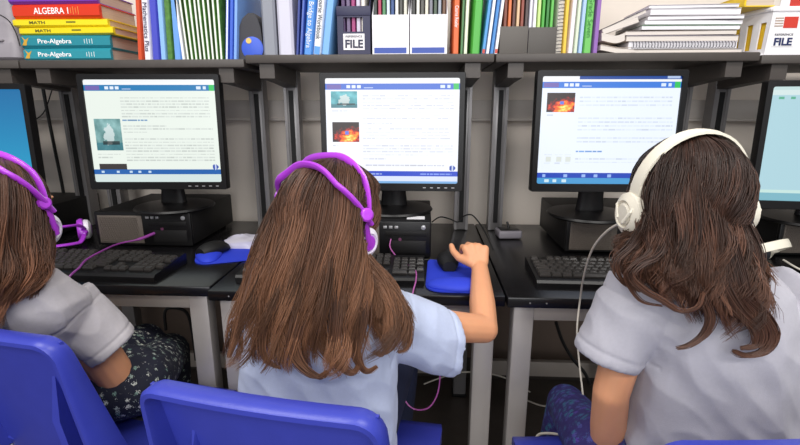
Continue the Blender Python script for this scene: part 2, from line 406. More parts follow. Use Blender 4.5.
def monitor(loc, rz, kind, W, H, label, tilt=2):
    """loc: middle of the screen front; z of the foot is DZ+pc height"""
    foot = DZ+PCH; t = thing('monitor', label, 'monitor', (loc[0], loc[1], foot), rz, 'flat monitors on the desks')
    zc = loc[2]-foot; T = Matrix.Translation((0, 0, zc)) @ Matrix.Rotation(math.radians(-tilt), 4, 'X'); bz = .017; bb = .024
    def rr(w_, h_, r_=.006):
        p = []
        for cx, cz, a0 in ((w_-r_, h_-r_, 0), (-w_+r_, h_-r_, 90), (-w_+r_, -h_+r_, 180), (w_-r_, -h_+r_, 270)):
            for k in range(4): a = math.radians(a0+k*30); p.append((cx+r_*math.cos(a), cz+r_*math.sin(a)))
        return p
    sw, sh = W-2*bz, H-bz-bb; so = (bb-bz)/2
    fr = MB(); o_ = rr(W/2, H/2); i_ = [(a*sw/W, b*sh/H+so) for a, b in o_]
    rings = [[(a, .03, b) for a, b in o_], [(a, .003, b) for a, b in o_], [(a*.993, 0, b*.993) for a, b in o_], [(a*1.004, 0, b) for a, b in i_], [(a, .006, b) for a, b in i_], [(a, .03, b) for a, b in i_]]
    fr.loft([[T @ Vector(p) for p in r_] for r_ in rings], caps=False, smooth=False); fr = fr.build('bezel', M_BLK, t)
    bk = MB(); bk.loft([[T @ Vector((a*k, y, b*k)) for a, b in o_] for k, y in ((.985, .014), (.985, .032), (.93, .042), (.62, .055), (.55, .058))], smooth=False)
    bk.build('back_shell', M_BLKM, t)
    me = screen_mesh(page(kind), sw, sh, .005); me.transform(T @ Matrix.Translation((0, 0, so))); link('screen', me, t)
    for k in range(5): MB().box((W/2-.035-.022*k, -.001, -H/2+.010), (W/2-.026-.022*k, .001, -H/2+.0125), M=T).build('button', M_SIL, fr)
    b = MB(); b.tube([(0, .085, .012), (0, .085, .06), (0, .075, zc-.04), (0, .065, zc)], [.045, .04, .04, .045], 16, flat=.4, upv=(0, 1, 0)); b.build('stand_neck', M_BLK, t)
    b = MB(); b.lathe([(.005, 0), (.125, 0), (.129, .004), (.125, .010), (.08, .016), (.03, .02), (0, .021)], (0, .09, 0), seg=40); b.build('stand_base', M_BLK, t)
    return t
PCH = .118
def pc(x0, x1, y0, label, sticker=True, rz=0):
    W = x1-x0; h = W/2; D = .34; t = thing('desktop_computer', label, 'computer', ((x0+x1)/2, y0, DZ), rz, 'desktop computers under the monitors'); H = PCH
    MB().box((-h, .012, .006), (h, D, H), .004).build('case', M_BLKM, t)
    fp = MB().box((-h, 0, .004), (h, .014, H), .005).build('front_panel', M_BLK, t)
    v = MB(); n = 0
    v.box((-h+.012, -.002, .012), (-h+W*.50, .001, H-.012), .001)
    nx, nz = 22, 13
    for i in range(nx):
        for j in range(nz):
            x = -h+.018+(W*.5-.038)*(i+.5*(j % 2))/(nx-1); z = .02+(H-.04)*j/(nz-1)
            v.box((x-.0022, -.004, z-.0022), (x+.0022, -.0018, z+.0022), 0)
    v.build('vent_grille', mat('grille', '6d645c', .5, metal=.3) if 'grille' not in bpy.data.materials else bpy.data.materials['grille'], fp)
    MB().box((h-W*.44, -.003, H-.045), (h-.014, .001, H-.030), .001).build('drive_door', M_BLKM, fp)
    MB().box((h-W*.40, -.002, .018), (h-.016, .001, .058), .001).build('drive_bay', M_BLKM, fp)
    for k in range(3): MB().box((h-W*.46+.017*k, -.003, H-.022), (h-W*.46+.017*k+.011, .001, H-.014), .001).build('port', M_SIL, fp)
    MB().lathe([(.007, 0), (.007, .003), (.004, .004), (0, .004)], (h-.024, 0, H-.018), (0, -1, 0), 16).build('power_button', M_SIL, fp)
    j = MB(); j.lathe([(.005, 0), (.005, .0025), (0, .0025)], (h-W*.30, 0, .062), (0, -1, 0), 12); j.build('audio_jack', mat('jack', '6a3a5a', .4), fp)
    if sticker: MB().box((h-.075, .03, H), (h-.02, .07, H+.0006)).build('sticker', M_WHITE, t)
    for sx in (-1, 1):
        for yy in (.03, D-.03): MB().cyl((sx*(h-.03), yy, 0), (sx*(h-.03), yy, .007), .01, seg=12).build('foot', M_BLKM, t)
    return t

# ------------------------------------------------------------------ keyboards, mice, pads
def keyboard(cx, cy, rz, label, W=.50):
    D = .165; t = thing('keyboard', label, 'keyboard', (cx, cy, DZ), rz, 'black keyboards')
    h = W/2; b = MB(); b.prism([(-D/2, 0), (D/2, 0), (D/2, .030), (D/2-.006, .033), (-D/2+.006, .020), (-D/2, .014)], -h, h, axis=0); b.build('case', M_BLK, t)
    u = W/23.2
    rows = [[1]+[.0]*0+[-1]+[1]*4+[-.5]+[1]*4+[-.5]+[1]*4, [1]*13+[2], [1.5]+[1]*12+[1.5], [1.75]+[1]*11+[2.25], [2.25]+[1]*10+[2.75], [1.5, 1.25, 1.25, 6, 1.25, 1.25, 1.5]]
    nav = [[1, 1, 1], [1, 1, 1], [1, 1, 1], [], [-1, 1], [1, 1, 1]]; pad = [[], [1, 1, 1, 1], [1, 1, 1, 1], [1, 1, 1], [1, 1, 1, 1], [2, 1]]
    cache = {}
    def key(x, r_, wd):
        if wd not in cache:
            a, c_ = wd*u/2-.0012, .0085; q = MB()
            q.loft([[(-a, -c_, 0), (a, -c_, 0), (a, c_, 0), (-a, c_, 0)], [(-a, -c_, .004), (a, -c_, .004), (a, c_, .004), (-a, c_, .004)], [(-a+.0025, -c_+.003, .0095), (a-.0025, -c_+.003, .0095), (a-.0025, c_-.0015, .0095), (-a+.0025, c_-.0015, .0095)]], smooth=False)
            cache[wd] = q.mesh('key', M_KEY)
        yy = D/2-.022-r_*.0205-(.007 if r_ > 0 else 0); z = .020+(yy+D/2)/D*.0125
        o = bpy.data.objects.new('key', cache[wd]); COL.objects.link(o); o.parent = t; o.location = (x, yy, z); o.rotation_euler = (.075, 0, 0)
    for r_, row in enumerate(rows):
        x = -h+.010
        for wd in row:
            if wd > 0: key(x+wd*u/2, r_, wd)
            x += abs(wd)*u
        x = -h+.010+15.35*u
        for wd in nav[r_]:
            if wd > 0: key(x+wd*u/2, r_, wd)
            x += abs(wd)*u
        x = -h+.010+18.7*u
        for wd in pad[r_]:
            if wd > 0: key(x+wd*u/2, r_, wd)
            x += abs(wd)*u
    return t
def mouse(loc, rz, label):
    t = thing('mouse', label, 'mouse', loc, rz, 'black computer mice'); b = MB(); rings = []
    for k in range(13):
        a = k/12; y = -.055+.11*a; wv = .031*math.sqrt(max(.03, 1-((a-.45)/.58)**2)); hv = .040*math.sqrt(max(.02, 1-((a-.42)/.60)**2))
        rings.append([(wv*math.cos(2*PI*i/20), y, max(0, hv*.42+hv*.58*math.sin(2*PI*i/20)) if math.sin(2*PI*i/20) > -.6 else 0) for i in range(20)])
    b.loft(rings); b.build('body', M_BLKM, t)
    MB().cyl((-.004, .03, .026), (.004, .03, .026), .009, seg=14).build('scroll_wheel', M_BLK, t)
    return t
def mousepad(loc, rz, label, sx=.19, sy=.24):
    t = thing('mousepad', label, 'mousepad', loc, rz, 'blue mouse pads with wrist rest'); h = sx/2; p = []
    for cx, cz, a0 in ((h-.03, sy-.03, 0), (-h+.03, sy-.03, 90), (-h+.04, .04, 180), (h-.04, .04, 270)):
        for k in range(5): a = math.radians(a0+k*22.5); q = .03 if a0 < 180 else .04; p.append((cx+q*math.cos(a), cz+q*math.sin(a)))
    MB().prism(p, 0, .004, axis=2).build('pad', M_PAD, t)
    b = MB(); b.ell((0, .038, .006), (h*.98, .040, .018)); b.build('wrist_rest', M_PAD, t)
    return t
def cable(name, pts, r, m, label, cat='cable', T=40, group=None):
    b = MB(); b.tube(crom(pts, T), r, 8); o = b.build(name, m, None, world=True); return tag(o, label, cat, group)

MW, MH = .438, .356
monitor(at(153, 133, 1.455), math.radians(3), 'a', MW, MH, 'black monitor showing an article page beside the girl in floral leggings')
monitor(at(392, 133, 1.452), math.radians(0), 'b', MW, MH, 'black monitor showing a sea picture above a fire picture on a white page')
monitor(at(608, 132.5, 1.40), math.radians(1), 'c', MW*.96, MH*.97, 'black monitor showing one fire picture at the top left of its page')
monitor(at(-40, 143, 1.40), math.radians(6), 'e', MW, MH, 'black monitor with a plain blue screen at the left edge')
monitor(at(847, 147, 1.36), math.radians(-7), 'd', MW, MH, 'black monitor with a pale blue desktop at the right edge')
pc(-1.088, -.762, 1.462, 'black desktop computer with purple cord plugged in, beneath the left article screen')
pc(-.29, .025, 1.375, 'black desktop computer beneath the sea picture screen, behind the girl reaching for the mouse')
pc(.452, .765, 1.46, 'black desktop computer beneath the screen left of the cream headphones')
pc(1.10, 1.41, 1.46, 'black desktop computer at the right edge beneath the pale blue screen')
pc(-1.62, -1.31, 1.47, 'black desktop computer at the left edge beneath the plain blue screen')
keyboard(-.955, 1.228, math.radians(-2), 'black keyboard beside the girl in floral leggings, purple cord lying across it')
keyboard(-.245, 1.232, math.radians(0), 'black keyboard in front of the girl reaching for the mouse')
keyboard(.545, 1.228, math.radians(-1), 'black keyboard left of the girl in cream headphones')
mousepad(atz(212, 262, DZ+.001) - np.array([.075, -.055, 0]), math.radians(-68), 'blue mouse pad under the dark mouse on the left desk', .2, .24)
mousepad((.092, 1.105, DZ+.001), math.radians(-2), "blue mouse pad under the middle girl's hand", .17, .26)
mouse(atz(215, 253, DZ+.006), math.radians(-25), 'dark round mouse on the left blue mouse pad')
mouse((.072, 1.305, DZ+.006), math.radians(4), "black mouse held under the middle girl's hand")
# ------------------------------------------------------------------ things on the shelf
def zs(X): return SZ1+(-.012 if X < BX[2] else (-.008 if X > BX[4] else 0))
def SX(px, Y=1.5): return float(at(px, 50, Y)[0])
def upright(px0, px1, H, d, col, lean, label, text_=None, tcol='ffffff', ty=.5, cat='book', group=None, pages=M_PAGEV, Y=1.495, strip=None, fit=None, name='book', band=None, tsz=None):
    x0, x1 = SX(px0, Y), SX(px1, Y); th = max(.004, x1-x0-.0012); z = zs((x0+x1)/2); lean = lean+(4.5 if px0 < 200 else (3.5 if px0 < 240 else 0)); a = math.radians(lean)
    t = thing(name, label, cat, ((x0+x1)/2, Y, z+abs(math.sin(a))*th/2+.0004), 0, group, rot=(0, a, 0))
    b = MB(); h = th/2; c = min(.003, th*.2)
    b.prism([(-h, .006), (-h+h*.3, 0), (h-h*.3, 0), (h, .006), (h, d), (h-c, d), (h-c, .01), (-h+c, .01), (-h+c, d), (-h, d)], 0, H, axis=2)
    cv = b.build('cover', paint(col, .4) if isinstance(col, str) else col, t)
    MB().box((-h+c, .0105, .003), (h-c, d-.004, H-.003)).build('pages', pages, t)
    if strip: MB().box((-h*.45, -.0006, 0.001), (h*.45, .004, H-.001)).build('spine_strip', paint(strip, .5), cv)
    if band: MB().box((-h*.72, -.0008, band[1]), (h*.72, .003, band[2])).build('spine_band', paint(band[0], .5), cv)
    if text_: text('spine_title', text_, tsz or min(th*.85, .02), (0, -.0012, ty), paint(tcol, .5), cv, rot=(PI/2, PI/2, 0), width=fit)
    return t
def flat_book(px0, px1, z, th, col, label, d=.19, rz=0, title=None, tcol='ffffff', tpx=None, twd=None, tsz=.02, group='thick schoolbooks stacked flat', Y=1.505):
    x0, x1 = SX(px0, Y), SX(px1, Y); t = thing('book', label, 'book', ((x0+x1)/2, Y, z), rz, group); h = (x1-x0)/2; c = .0028; b = MB()
    b.prism([(.008, 0), (0, th*.2), (0, th*.8), (.008, th), (d, th), (d, th-c), (.012, th-c), (.012, c), (d, c), (d, 0)], -h, h, axis=0)
    cv = b.build('cover', paint(col, .35), t); MB().box((-h+.004, .0125, c), (h-.004, d-.004, th-c)).build('pages', M_PAGE, t)
    if title: text('spine_title', title, tsz, (SX(tpx, Y)-(x0+x1)/2, -.0008, th*.5), paint(tcol, .5), cv, width=twd, bold=.0002)
    return t, h
zl = zs(-1.2)+.0005
b1, h1 = flat_book(23, 110, zl, .038, '2f93a2', 'teal pre-algebra book at the very bottom of the flat stack', title='Pre-Algebra', tpx=54, twd=.108, tsz=.019)
b2, h2 = flat_book(22.5, 111, zl+.0385, .0385, '2a8b9a', 'teal pre-algebra book second from the bottom of the flat stack', title='Pre-Algebra', tpx=56, twd=.108, tsz=.019, rz=.01)
b3, h3 = flat_book(22, 116, zl+.0775, .023, 'f2dc1e', 'yellow book resting on the teal books', title='MATH', tpx=46, twd=.05, tsz=.012, tcol='6a6428', rz=-.015)
b4, h4 = flat_book(18, 111, zl+.101, .023, 'f4e024', 'yellow book lying directly beneath the red book', title='MATH', tpx=42, twd=.05, tsz=.012, tcol='6a6428', rz=.01)
b5, h5 = flat_book(19, 105, zl+.1245, .042, 'dc3a1c', 'red algebra book near the top of the flat stack', title='ALGEBRA 1', tpx=58, twd=.112, tsz=.026, rz=-.01)
b6, h6 = flat_book(17, 104, zl+.167, .036, '7a3fb0', 'purple book on top of the flat stack')
for b_, h_, th in ((b1, h1, .038), (b2, h2, .0385)):
    MB().prism([(-h_+.004, th*.2), (-h_+.012, th*.55), (-h_+.006, th*.85), (-h_+.017, th*.62), (-h_+.028, th*.8), (-h_+.02, th*.45), (-h_+.018, th*.2)], -.0008, .002, axis=1).build('spine_emblem', paint('d9a83a', .5), b_)
    for k in range(4): MB().box((-h_+.205+.008*k, -.0008, th*(.34-.04*(k % 2))), (-h_+.2065+.008*k, .002, th*(.66+.05*(k % 2)))).build('spine_mark', paint('e8f0ee', .5), b_)
for k in range(4): MB().box((.048+.008*k, -.0008, .014-.003*(k % 2)), (.0495+.008*k, .002, .03+.004*(k % 2))).build('spine_mark', paint('e59a4a', .5), b5)
for b_ in (b3, b4): MB().box((.02, -.0008, .011), (.05, .002, .015)).build('spine_mark', paint('6a6a22', .5), b_)

G1 = 'upright books and magazines on the left shelf'
upright(136.5, 141.5, .25, .2, 'd3502a', 0, 'orange-red slim book standing right against the flat stack', group=G1)
upright(143, 150.5, .26, .21, 'eceaf0', -1, 'white book with dark upright lettering beside the orange-red slim book', 'Mathematics Plus', '2a2150', .095, group=G1, fit=.14)
upright(151, 159, .27, .21, '4a4fc0', -1.5, 'violet-blue book between white lettered book and pale blue one', group=G1)
upright(159.5, 165.5, .265, .21, '8fbdf0', -2, 'pale blue narrow book right of the violet-blue book', group=G1)
M_GRASS = mat('printed_foliage', '4f7f35', .5, var=.85, vscale=70)
upright(166, 172.5, .28, .21, M_GRASS, -2, 'magazine with dark green leafy photo between two pale blue books', group=G1, cat='magazine', name='magazine')
upright(173, 180.5, .28, .21, '6fa3e6', -2.5, 'sky blue book next to the leafy photo magazine', group=G1)
upright(181, 184.5, .23, .15, 'f3f4f8', -7, 'white pamphlet leaning left onto the sky blue book', group=G1, cat='pamphlet', name='pamphlet')
names = ['first', 'second', 'third', 'fourth', 'fifth', 'sixth', 'seventh', 'eighth', 'ninth']
for k in range(9):
    upright(185.2+4.2*k, 189.2+4.2*k, .27-.003*(k % 3), .2, M_GRASS if k % 3 else paint('3d5a28', .5), -7+.55*k, f'green magazine with white spine line, {names[k]} in the leaning row counted from the white pamphlet', group='green magazines leaning in a row', cat='magazine', name='magazine', strip='f0f2ea', pages=paint('dfe6da'))
for k, (c_, w_) in enumerate((('2f4fb8', 'dark blue narrow book right after the green magazines'), ('3c64d0', 'mid blue narrow book, second after the green magazines'), ('7fa9ea', 'light blue narrow book touching the dark arched holder'))):
    upright(224+4.2*k, 228+4.2*k, .27, .2, c_, 2.2, w_, group=G1, strip='dfe8fa' if k == 0 else None)
# dark arched holder with a blue plush-like panel, grey and lilac binders
t = thing('book_holder', 'dark grey arched holder with a round blue panel on the shelf', 'book holder', (SX(249.5), 1.51, zs(SX(245))))
h = .041
MB().prism([(-h, 0), (h+.001, 0), (h-.006, .095), (h-.014, .122), (.016, .136), (0, .136), (-.018, .122), (-h+.004, .085)], 0, .15, axis=1).build('body', paint('35343a', .5), t)
MB().lathe([(.034, 0), (.034, .003), (.028, .0055), (0, .006)], (.007, .0, .0345), (0, -1, 0), 28).build('panel', paint('3d5fd0', .5), t)
MB().lathe([(.0085, 0), (.0085, .002), (0, .002)], (-.002, -.005, .056), (0, -1, 0), 12).build('button', paint('e3c16a', .5), t)
MB().box((.008, -.009, .002), (.034, 0, .016), .003).build('clip', paint('222226', .5), t)
b = upright(243, 257, .30, .14, '4d73b8', 3, 'blue book with orange blotchy spine rising behind the dark arched holder', Y=1.67, group=G1)
b.location.z += 0
m = MB()
for k in range(10): m.lathe([(.006+.002*(k % 3), 0), (.003, .0012), (0, .0013)], (-.012+.006*(k % 5), 0, .165+.012*(k//2)), (0, -1, 0), 9)
m.build('spine_print', paint('d9582a', .5), b)
upright(263, 277, .27, .22, '8b8e98', 0, 'mid grey binder right of the dark arched holder', cat='binder', name='binder', group='plain binders')
upright(278.5, 294, .28, .22, 'cfcddc', 0, 'pale lilac-white binder beside the mid grey binder', cat='binder', name='binder', group='plain binders')
G2 = 'blue and white books leaning beside the navy file box'
upright(295.5, 298.5, .26, .2, '2b3f8e', 5, 'thin navy book leaning next to the lilac-white binder', group=G2)
upright(299, 302, .27, .2, '4763b8', 6, 'thin mid blue book after the thin navy one', group=G2)
upright(303, 312, .28, .21, '4d90dd', 7, 'bright blue book with white upright title', 'Bridge to Algebra', 'f2f6ff', .085, group=G2, fit=.13)
upright(312.5, 320.5, .28, .21, 'f1f2f5', 7.5, 'white book with dark upright title leaning on the bright blue book', 'Course Workbook', '3a3d46', .105, group=G2, band=('5a9ce6', .001, .024), fit=.12)
upright(321, 329.5, .28, .21, '78b0ea', 8, 'light blue plain book closest to the navy file box', group=G2)

def file_box(px0, px1, H, col, label, group, d=.24, notch=None, Y=1.495):
    x0, x1 = SX(px0, Y), SX(px1, Y); h = (x1-x0)/2; tk = .003; t = thing('file_box', label, 'file box', ((x0+x1)/2, Y, zs((x0+x1)/2)+.0004), 0, group)
    m = paint(col, .5); b = MB()
    b.box((-h, 0, 0), (h, d, tk)); b.box((-h, d-tk, 0), (h, d, H+.12))
    for s in (-1, 1): b.prism([(0, 0), (d, 0), (d, H+.12), (d*.55, H+.12), (0, H)], min(s*h, s*(h-tk)), max(s*h, s*(h-tk)), axis=0)
    b.build('body', m, t)
    f = MB()
    if notch:
        f.box((-h, -.001, 0), (h, tk, notch[0])); f.box((-h, -.001, notch[1]), (h, tk, H))
        f.box((-h, -.001, notch[0]), (-h*.62, tk, notch[1])); f.box((h*.55, -.001, notch[0]), (h, tk, notch[1]))
        f.box((-h-.002, -.003, notch[1]+.004), (h+.002, .004, H+.002), .002)
    else: f.box((-h, -.001, 0), (h, tk, H))
    f.build('front', m, t); return t, h, (x0+x1)/2
t, h, cx = file_box(338, 370.5, .135, '2d2d4c', 'navy plastic file box with a FILE sticker on its front', 'file boxes on the shelf', notch=(.066, .106))
MB().box((-.032, -.0022, .014), (.032, -.0008, .060)).build('sticker', paint('f2eef0', .5), t)
text('sticker_title', 'FILE', .032, (0, -.0030, .030), paint('2a2a44', .5), t, width=.054, bold=.001)
text('sticker_heading', 'REFERENCE', .008, (0, -.0030, .052), paint('3a3a4a', .5), t, width=.050)
def filed(px0, px1, specs, Y, H, what, group):
    n = len(specs); w_ = (px1-px0)/n
    for k, (c_, nm) in enumerate(specs):
        u_ = upright(px0+w_*k, px0+w_*(k+.92), H-.006*((k*7) % 4), .19, c_, 0, f'{nm} filed upright in {what}', Y=Y, group=group, cat='booklet', name='booklet'); u_.location.z += .0045
filed(342, 366.5, [('4d3160', 'dark plum booklet'), ('6b5a7c', 'mauve-grey booklet'), ('a03272', 'magenta booklet'), ('c9c2d4', 'pale grey booklet'), ('efe8de', 'cream booklet')], 1.502, .30, 'the navy file box', 'booklets filed in the shelf boxes')
for (p0, p1, lb, sp) in ((372.5, 409, 'white card file box with blue strip, touching the navy file box', [('2f3a35', 'very dark green booklet'), ('b03a5a', 'crimson booklet'), ('4f8a5c', 'mid green booklet'), ('cddbe6', 'ice blue booklet'), ('2f4f86', 'dark blue booklet'), ('e9e7de', 'off white booklet'), ('4a4a44', 'charcoal booklet'), ('d8d5c6', 'ivory booklet')]),
                         (410, 447, 'white card file box with blue strip, nearer the orange book', [('3a3a38', 'black-grey booklet'), ('e2e0d6', 'bone white booklet'), ('55544e', 'dark taupe booklet'), ('dcd8c8', 'pale sand booklet'), ('7c7c88', 'slate grey booklet'), ('4a5a4a', 'moss grey booklet'), ('99a0ac', 'silver grey booklet'), ('6a4a34', 'brown booklet')])):
    t, h, cx = file_box(p0, p1, .112, 'f0eef3', lb, 'file boxes on the shelf')
    MB().box((-h*.9, -.0018, .004), (h*.86, -.0008, .020)).build('label_strip', paint('3b54a8', .5), t)
    filed(p0+1.5, p1-1.5, sp, 1.502, .30, 'the left white box' if p0 < 400 else 'the right white box', 'booklets filed in the shelf boxes')
G3 = 'books between the white boxes and the grey box'
upright(452.5, 459, .27, .2, 'e0662c', 0, 'orange book with white upright title right of the white boxes', 'Course Reader', 'ffffff', .105, group=G3, fit=.06)
upright(460, 463, .26, .2, '4b7f4a', 1, 'thin dark green book beside the orange book', group=G3)
upright(463.5, 467.5, .27, .2, 'e9efd2', 1, 'thin pale lime book beside the thin dark green book', group=G3)
upright(471, 480, .28, .2, '4dae3e', 2, 'broad bright green book left of the blue and white leaning books', group=G3)
for k, (c_, nm) in enumerate((('4f9ad8', 'sky blue thin book next to the broad green book'), ('eef0f4', 'white thin book, second right of the broad green book'), ('3f86cc', 'medium blue thin book, third right of the broad green book'), ('f2f3f6', 'white thin book closest to the grey box'))):
    upright(481.5+4.2*k, 485.3+4.2*k, .27, .19, c_, 5.5, nm, group=G3, band=('c84a3a', .002, .014) if k in (0, 3) else None)
x0 = SX(499); x1 = SX(555)
t = thing('magazine_holder', 'low grey two panel box with books sticking out of it', 'box', ((x0+x1)/2, 1.495, zs(.3)+.0004)); h = (x1-x0)/2; b = MB()
b.box((-h, 0, 0), (h, .2, .003)); b.box((-h, .197, 0), (h, .2, .075)); b.box((-h, 0, 0), (-h+.003, .2, .075)); b.box((h-.003, 0, 0), (h, .2, .075)); b.build('body', paint('5a5650', .6), t)
MB().box((-h, -.002, 0), (-.001, .002, .077), .001).build('front_panel', paint('605b56', .6), t); MB().box((.001, -.002, 0), (h, .002, .074), .001).build('front_panel', paint('57534f', .6), t)
G4 = 'books standing in the low grey box'
for k, (c_, nm) in enumerate((('7a3b26', 'dark brown book'), ('d5703a', 'orange-tan book'), ('5a2f28', 'maroon book'), ('d8b48e', 'beige book'), ('8a4030', 'brick red book'), ('4a3a3a', 'blackish brown book'), ('dfdce8', 'white-lilac book'), ('efeff0', 'white book'), ('c4e08a', 'pale green book'), ('49a83a', 'vivid green book'), ('2f7d30', 'deep green book'), ('5cb84a', 'grass green book'))):
    u_ = upright(502+4.15*k, 505.7+4.15*k, .26, .17, c_, 0, nm+' standing in the low grey box', group=G4, Y=1.502); u_.location.z += .0045
# spiral notebook and its neighbours
x0, x1 = SX(555.5), SX(561.5); t = thing('spiral_notebook', 'upright spiral bound notebook next to the yellow slim book', 'notebook', ((x0+x1)/2, 1.497, zs(.4)), 0, 'spiral notebooks'); h = (x1-x0)/2
MB().box((-h, .006, .001), (h, .2, .27), .002).build('pages', M_PAGEV, t)
wv = MB()
for k in range(26):
    wv.tube([(math.cos(a)*h*.9, .006+math.sin(a)*.006, .008+.01*k+.002*a/PI) for a in np.linspace(-PI, PI, 10)], .0011, 5)
wv.build('wire_spiral', paint('5a5a62', .35, metal=.6), t)
G5 = 'coloured books between spiral notebook and paper pile'
upright(562.3, 566.5, .27, .2, 'e9c33c', 0, 'yellow slim book right of the spiral notebook', group=G5)
upright(567.5, 573, .27, .2, 'e7dfe6', 1, 'pinkish white book beside the yellow slim book', group=G5)
upright(573.5, 577.5, .27, .2, 'd5e2c8', 1, 'pale mint book between pinkish white and powder blue books', group=G5)
upright(578, 582.5, .28, .2, 'a9c6ee', 1, 'powder blue book left of the leaf green book', group=G5)
upright(583, 591.5, .28, .21, '6cbf5c', 0, 'leaf green book with faint upright lettering', 'Grade Seven', '3a8a3a', .1, group=G5, fit=.11)
upright(592.5, 598, .28, .21, '8d5fae', 0, 'purple book standing right before the paper pile', group=G5)
# paper pile
zp = zs(.75)+.0005; G6 = 'notebooks and papers piled flat'
def pile(px0, px1, z0, z1, m, label, rz=0, d=.2, Y=1.50, ry=0, cat='notebook', name='notebook', cover=None, bulge=0):
    x0, x1 = SX(px0, Y), SX(px1, Y); t = thing(name, label, cat, ((x0+x1)/2, Y, z0), 0, G6, rot=(0, ry, rz)); h = (x1-x0)/2; z0, z1 = zp+(z0-zp)*.87, zp+(z1-zp)*.87; t.location.z = z0; th = z1-z0
    b = MB(); rings = []
    for k in range(15):
        u = -1+2*k/14; o = bulge*math.sin(PI*(u+1)*.9+1)*.5 + (bulge*1.6*max(0, -u-.4)**1.5)
        rings.append([(u*h, 0, o+.0005), (u*h, d, o*.4+.0005), (u*h, d, o*.4+th-.001), (u*h, 0, o+th-.001)])
    b.loft(rings, smooth=False); b.build('pages', m, t)
    if cover:
        c_ = MB(); c_.loft([[(x, y, z+th-.001) for x, y, z in ((r_[0][0], -.002, r_[0][2]), (r_[0][0], d+.002, r_[1][2]), (r_[0][0], d+.002, r_[1][2]+.0014), (r_[0][0], -.002, r_[0][2]+.0014))] for r_ in rings], smooth=False); c_.build('cover', paint(cover, .45), t)
    return t
M_STK = mat('paper_stack', 'dcd3cb', .8, var=.35, vscale=6, stretch=(2, 2, 260))
M_STKW = mat('paper_stack_white', 'eeebef', .75, var=.12, vscale=6, stretch=(2, 2, 300))
pile(634, 741, zp, zp+.013, M_STK, 'grey folder lying at the bottom of the paper pile', rz=-.02, cover='9a918c', cat='folder', name='folder')
t = pile(628, 736, zp+.0145, zp+.036, M_STKW, 'spiral bound white notebook low in the paper pile', cover='e8e4ea')
wv = MB(); hh = (SX(736)-SX(628))/2
for k in range(34):
    x = -hh+.01+k*(2*hh-.02)/33; wv.tube([(x+.002*a/PI, -.001+math.cos(a)*.006, .011+math.sin(a)*.0085) for a in np.linspace(-PI*.5, PI*1.5, 9)], .0012, 5)
wv.build('wire_spiral', paint('54505a', .4, metal=.5), t)
pile(625, 737, zp+.0385, zp+.056, M_STK, 'mauve-grey covered notebook above the white spiral notebook', rz=.015, cover='8d8592')
pile(624, 733, zp+.0585, zp+.072, M_STK, 'brown edged notebook halfway up the paper pile', rz=-.02, cover='5a4a40')
pile(639, 737, zp+.0745, zp+.088, M_STKW, 'notebook with green cover in the paper pile', rz=.02, cover='5f8a62')
pile(641, 739, zp+.0905, zp+.104, M_STKW, 'loose white papers above the green covered notebook', rz=.03, cat='papers', name='paper_stack')
pile(645, 738, zp+.107, zp+.118, M_STKW, 'white notebook with grey cover high in the paper pile', rz=-.03, cover='b9b3b6')
pile(646, 735, zp+.1205, zp+.140, M_STKW, 'thick white notebook just under the topmost cover of the pile', rz=.01, cover='d8d6da')
pile(645, 731, zp+.1425, zp+.152, M_STKW, 'topmost notebook of the paper pile with pale cover', rz=-.04, cover='c9c2c4')
pile(600, 636, zp+.003, zp+.021, M_STK, 'curling brown-edged papers at the left foot of the pile', rz=.05, bulge=.006, cat='papers', name='paper_stack', d=.17, cover='b5a595')
pile(601, 624, zp+.036, zp+.062, M_STK, 'crumpled tan papers wedged at the left side of the pile', rz=.02, bulge=.007, cat='papers', name='paper_stack', d=.17, ry=-.10)
pile(601, 637, zp+.080, zp+.0985, M_STK, 'cream papers sloping up to the right on the pile', rz=.03, ry=-.33, cat='papers', name='paper_stack', d=.18)
pile(599, 644, zp+.098, zp+.108, M_STK, 'dark covered notebook sloping steeply on the left of the pile', rz=.0, ry=-.42, cover='3a3438', d=.19)
# white basket
x0, x1 = SX(741), SX(815); t = thing('file_basket', 'white plastic file basket with FILE sticker and slotted side', 'basket', ((x0+x1)/2, 1.495, zs(1.1)+.0004)); h = (x1-x0)/2; H = .118; d = .25; b = MB()
b.box((-h+.012, .0, 0), (h-.012, d, .004))
fx = SX(765)-(x0+x1)/2
b.prism([(fx-.006, 0), (h-.01, 0), (h, H), (fx, H)], -.002, .003, axis=1); b.prism([(-h+.02, 0), (h-.01, 0), (h, H), (-h, H)], d-.004, d, axis=1)
b.build('body', M_WHITE, t)
sd = MB(); n = 6
A0, A1 = Vector((fx-.006, 0, 0)), Vector((-h+.02, d, 0)); B0, B1 = Vector((fx, 0, H)), Vector((-h, d, H))
def sp(u, v): return A0.lerp(A1, u).lerp(B0.lerp(B1, u), v)
nx = Vector((.004, .001, 0))
def strip4(u0, u1, v0, v1): q = [sp(u0, v0), sp(u1, v0), sp(u1, v1), sp(u0, v1)]; sd.loft([q, [p+nx for p in q]], smooth=False)
strip4(0, 1, 0, .16); strip4(0, 1, .78, 1)
for k in range(n+1): strip4(max(0, k/n-.045), min(1, k/n+.045), .16, .78)
sd.build('slotted_side', M_WHITE, t)
b = MB(); b.box((fx-.004, -.006, H), (h+.006, .006, H+.014), .003); b.tube([B0+Vector((0, 0, .007)), B1+Vector((0, 0, .007))], .007, 8); b.build('rim', M_WHITE, t)
MB().box((SX(769)-(x0+x1)/2, -.0035, .024), (SX(790)-(x0+x1)/2, -.0015, .108)).build('sticker', paint('f3f1f2', .5), t)
lx = SX(779)-(x0+x1)/2
text('sticker_title', 'FILE', .028, (lx, -.0042, .036), paint('1f2a5a', .5), t, width=.050, bold=.001)
text('sticker_heading', 'REFERENCE', .008, (lx, -.0042, .056), paint('3a3a4a', .5), t, width=.05)
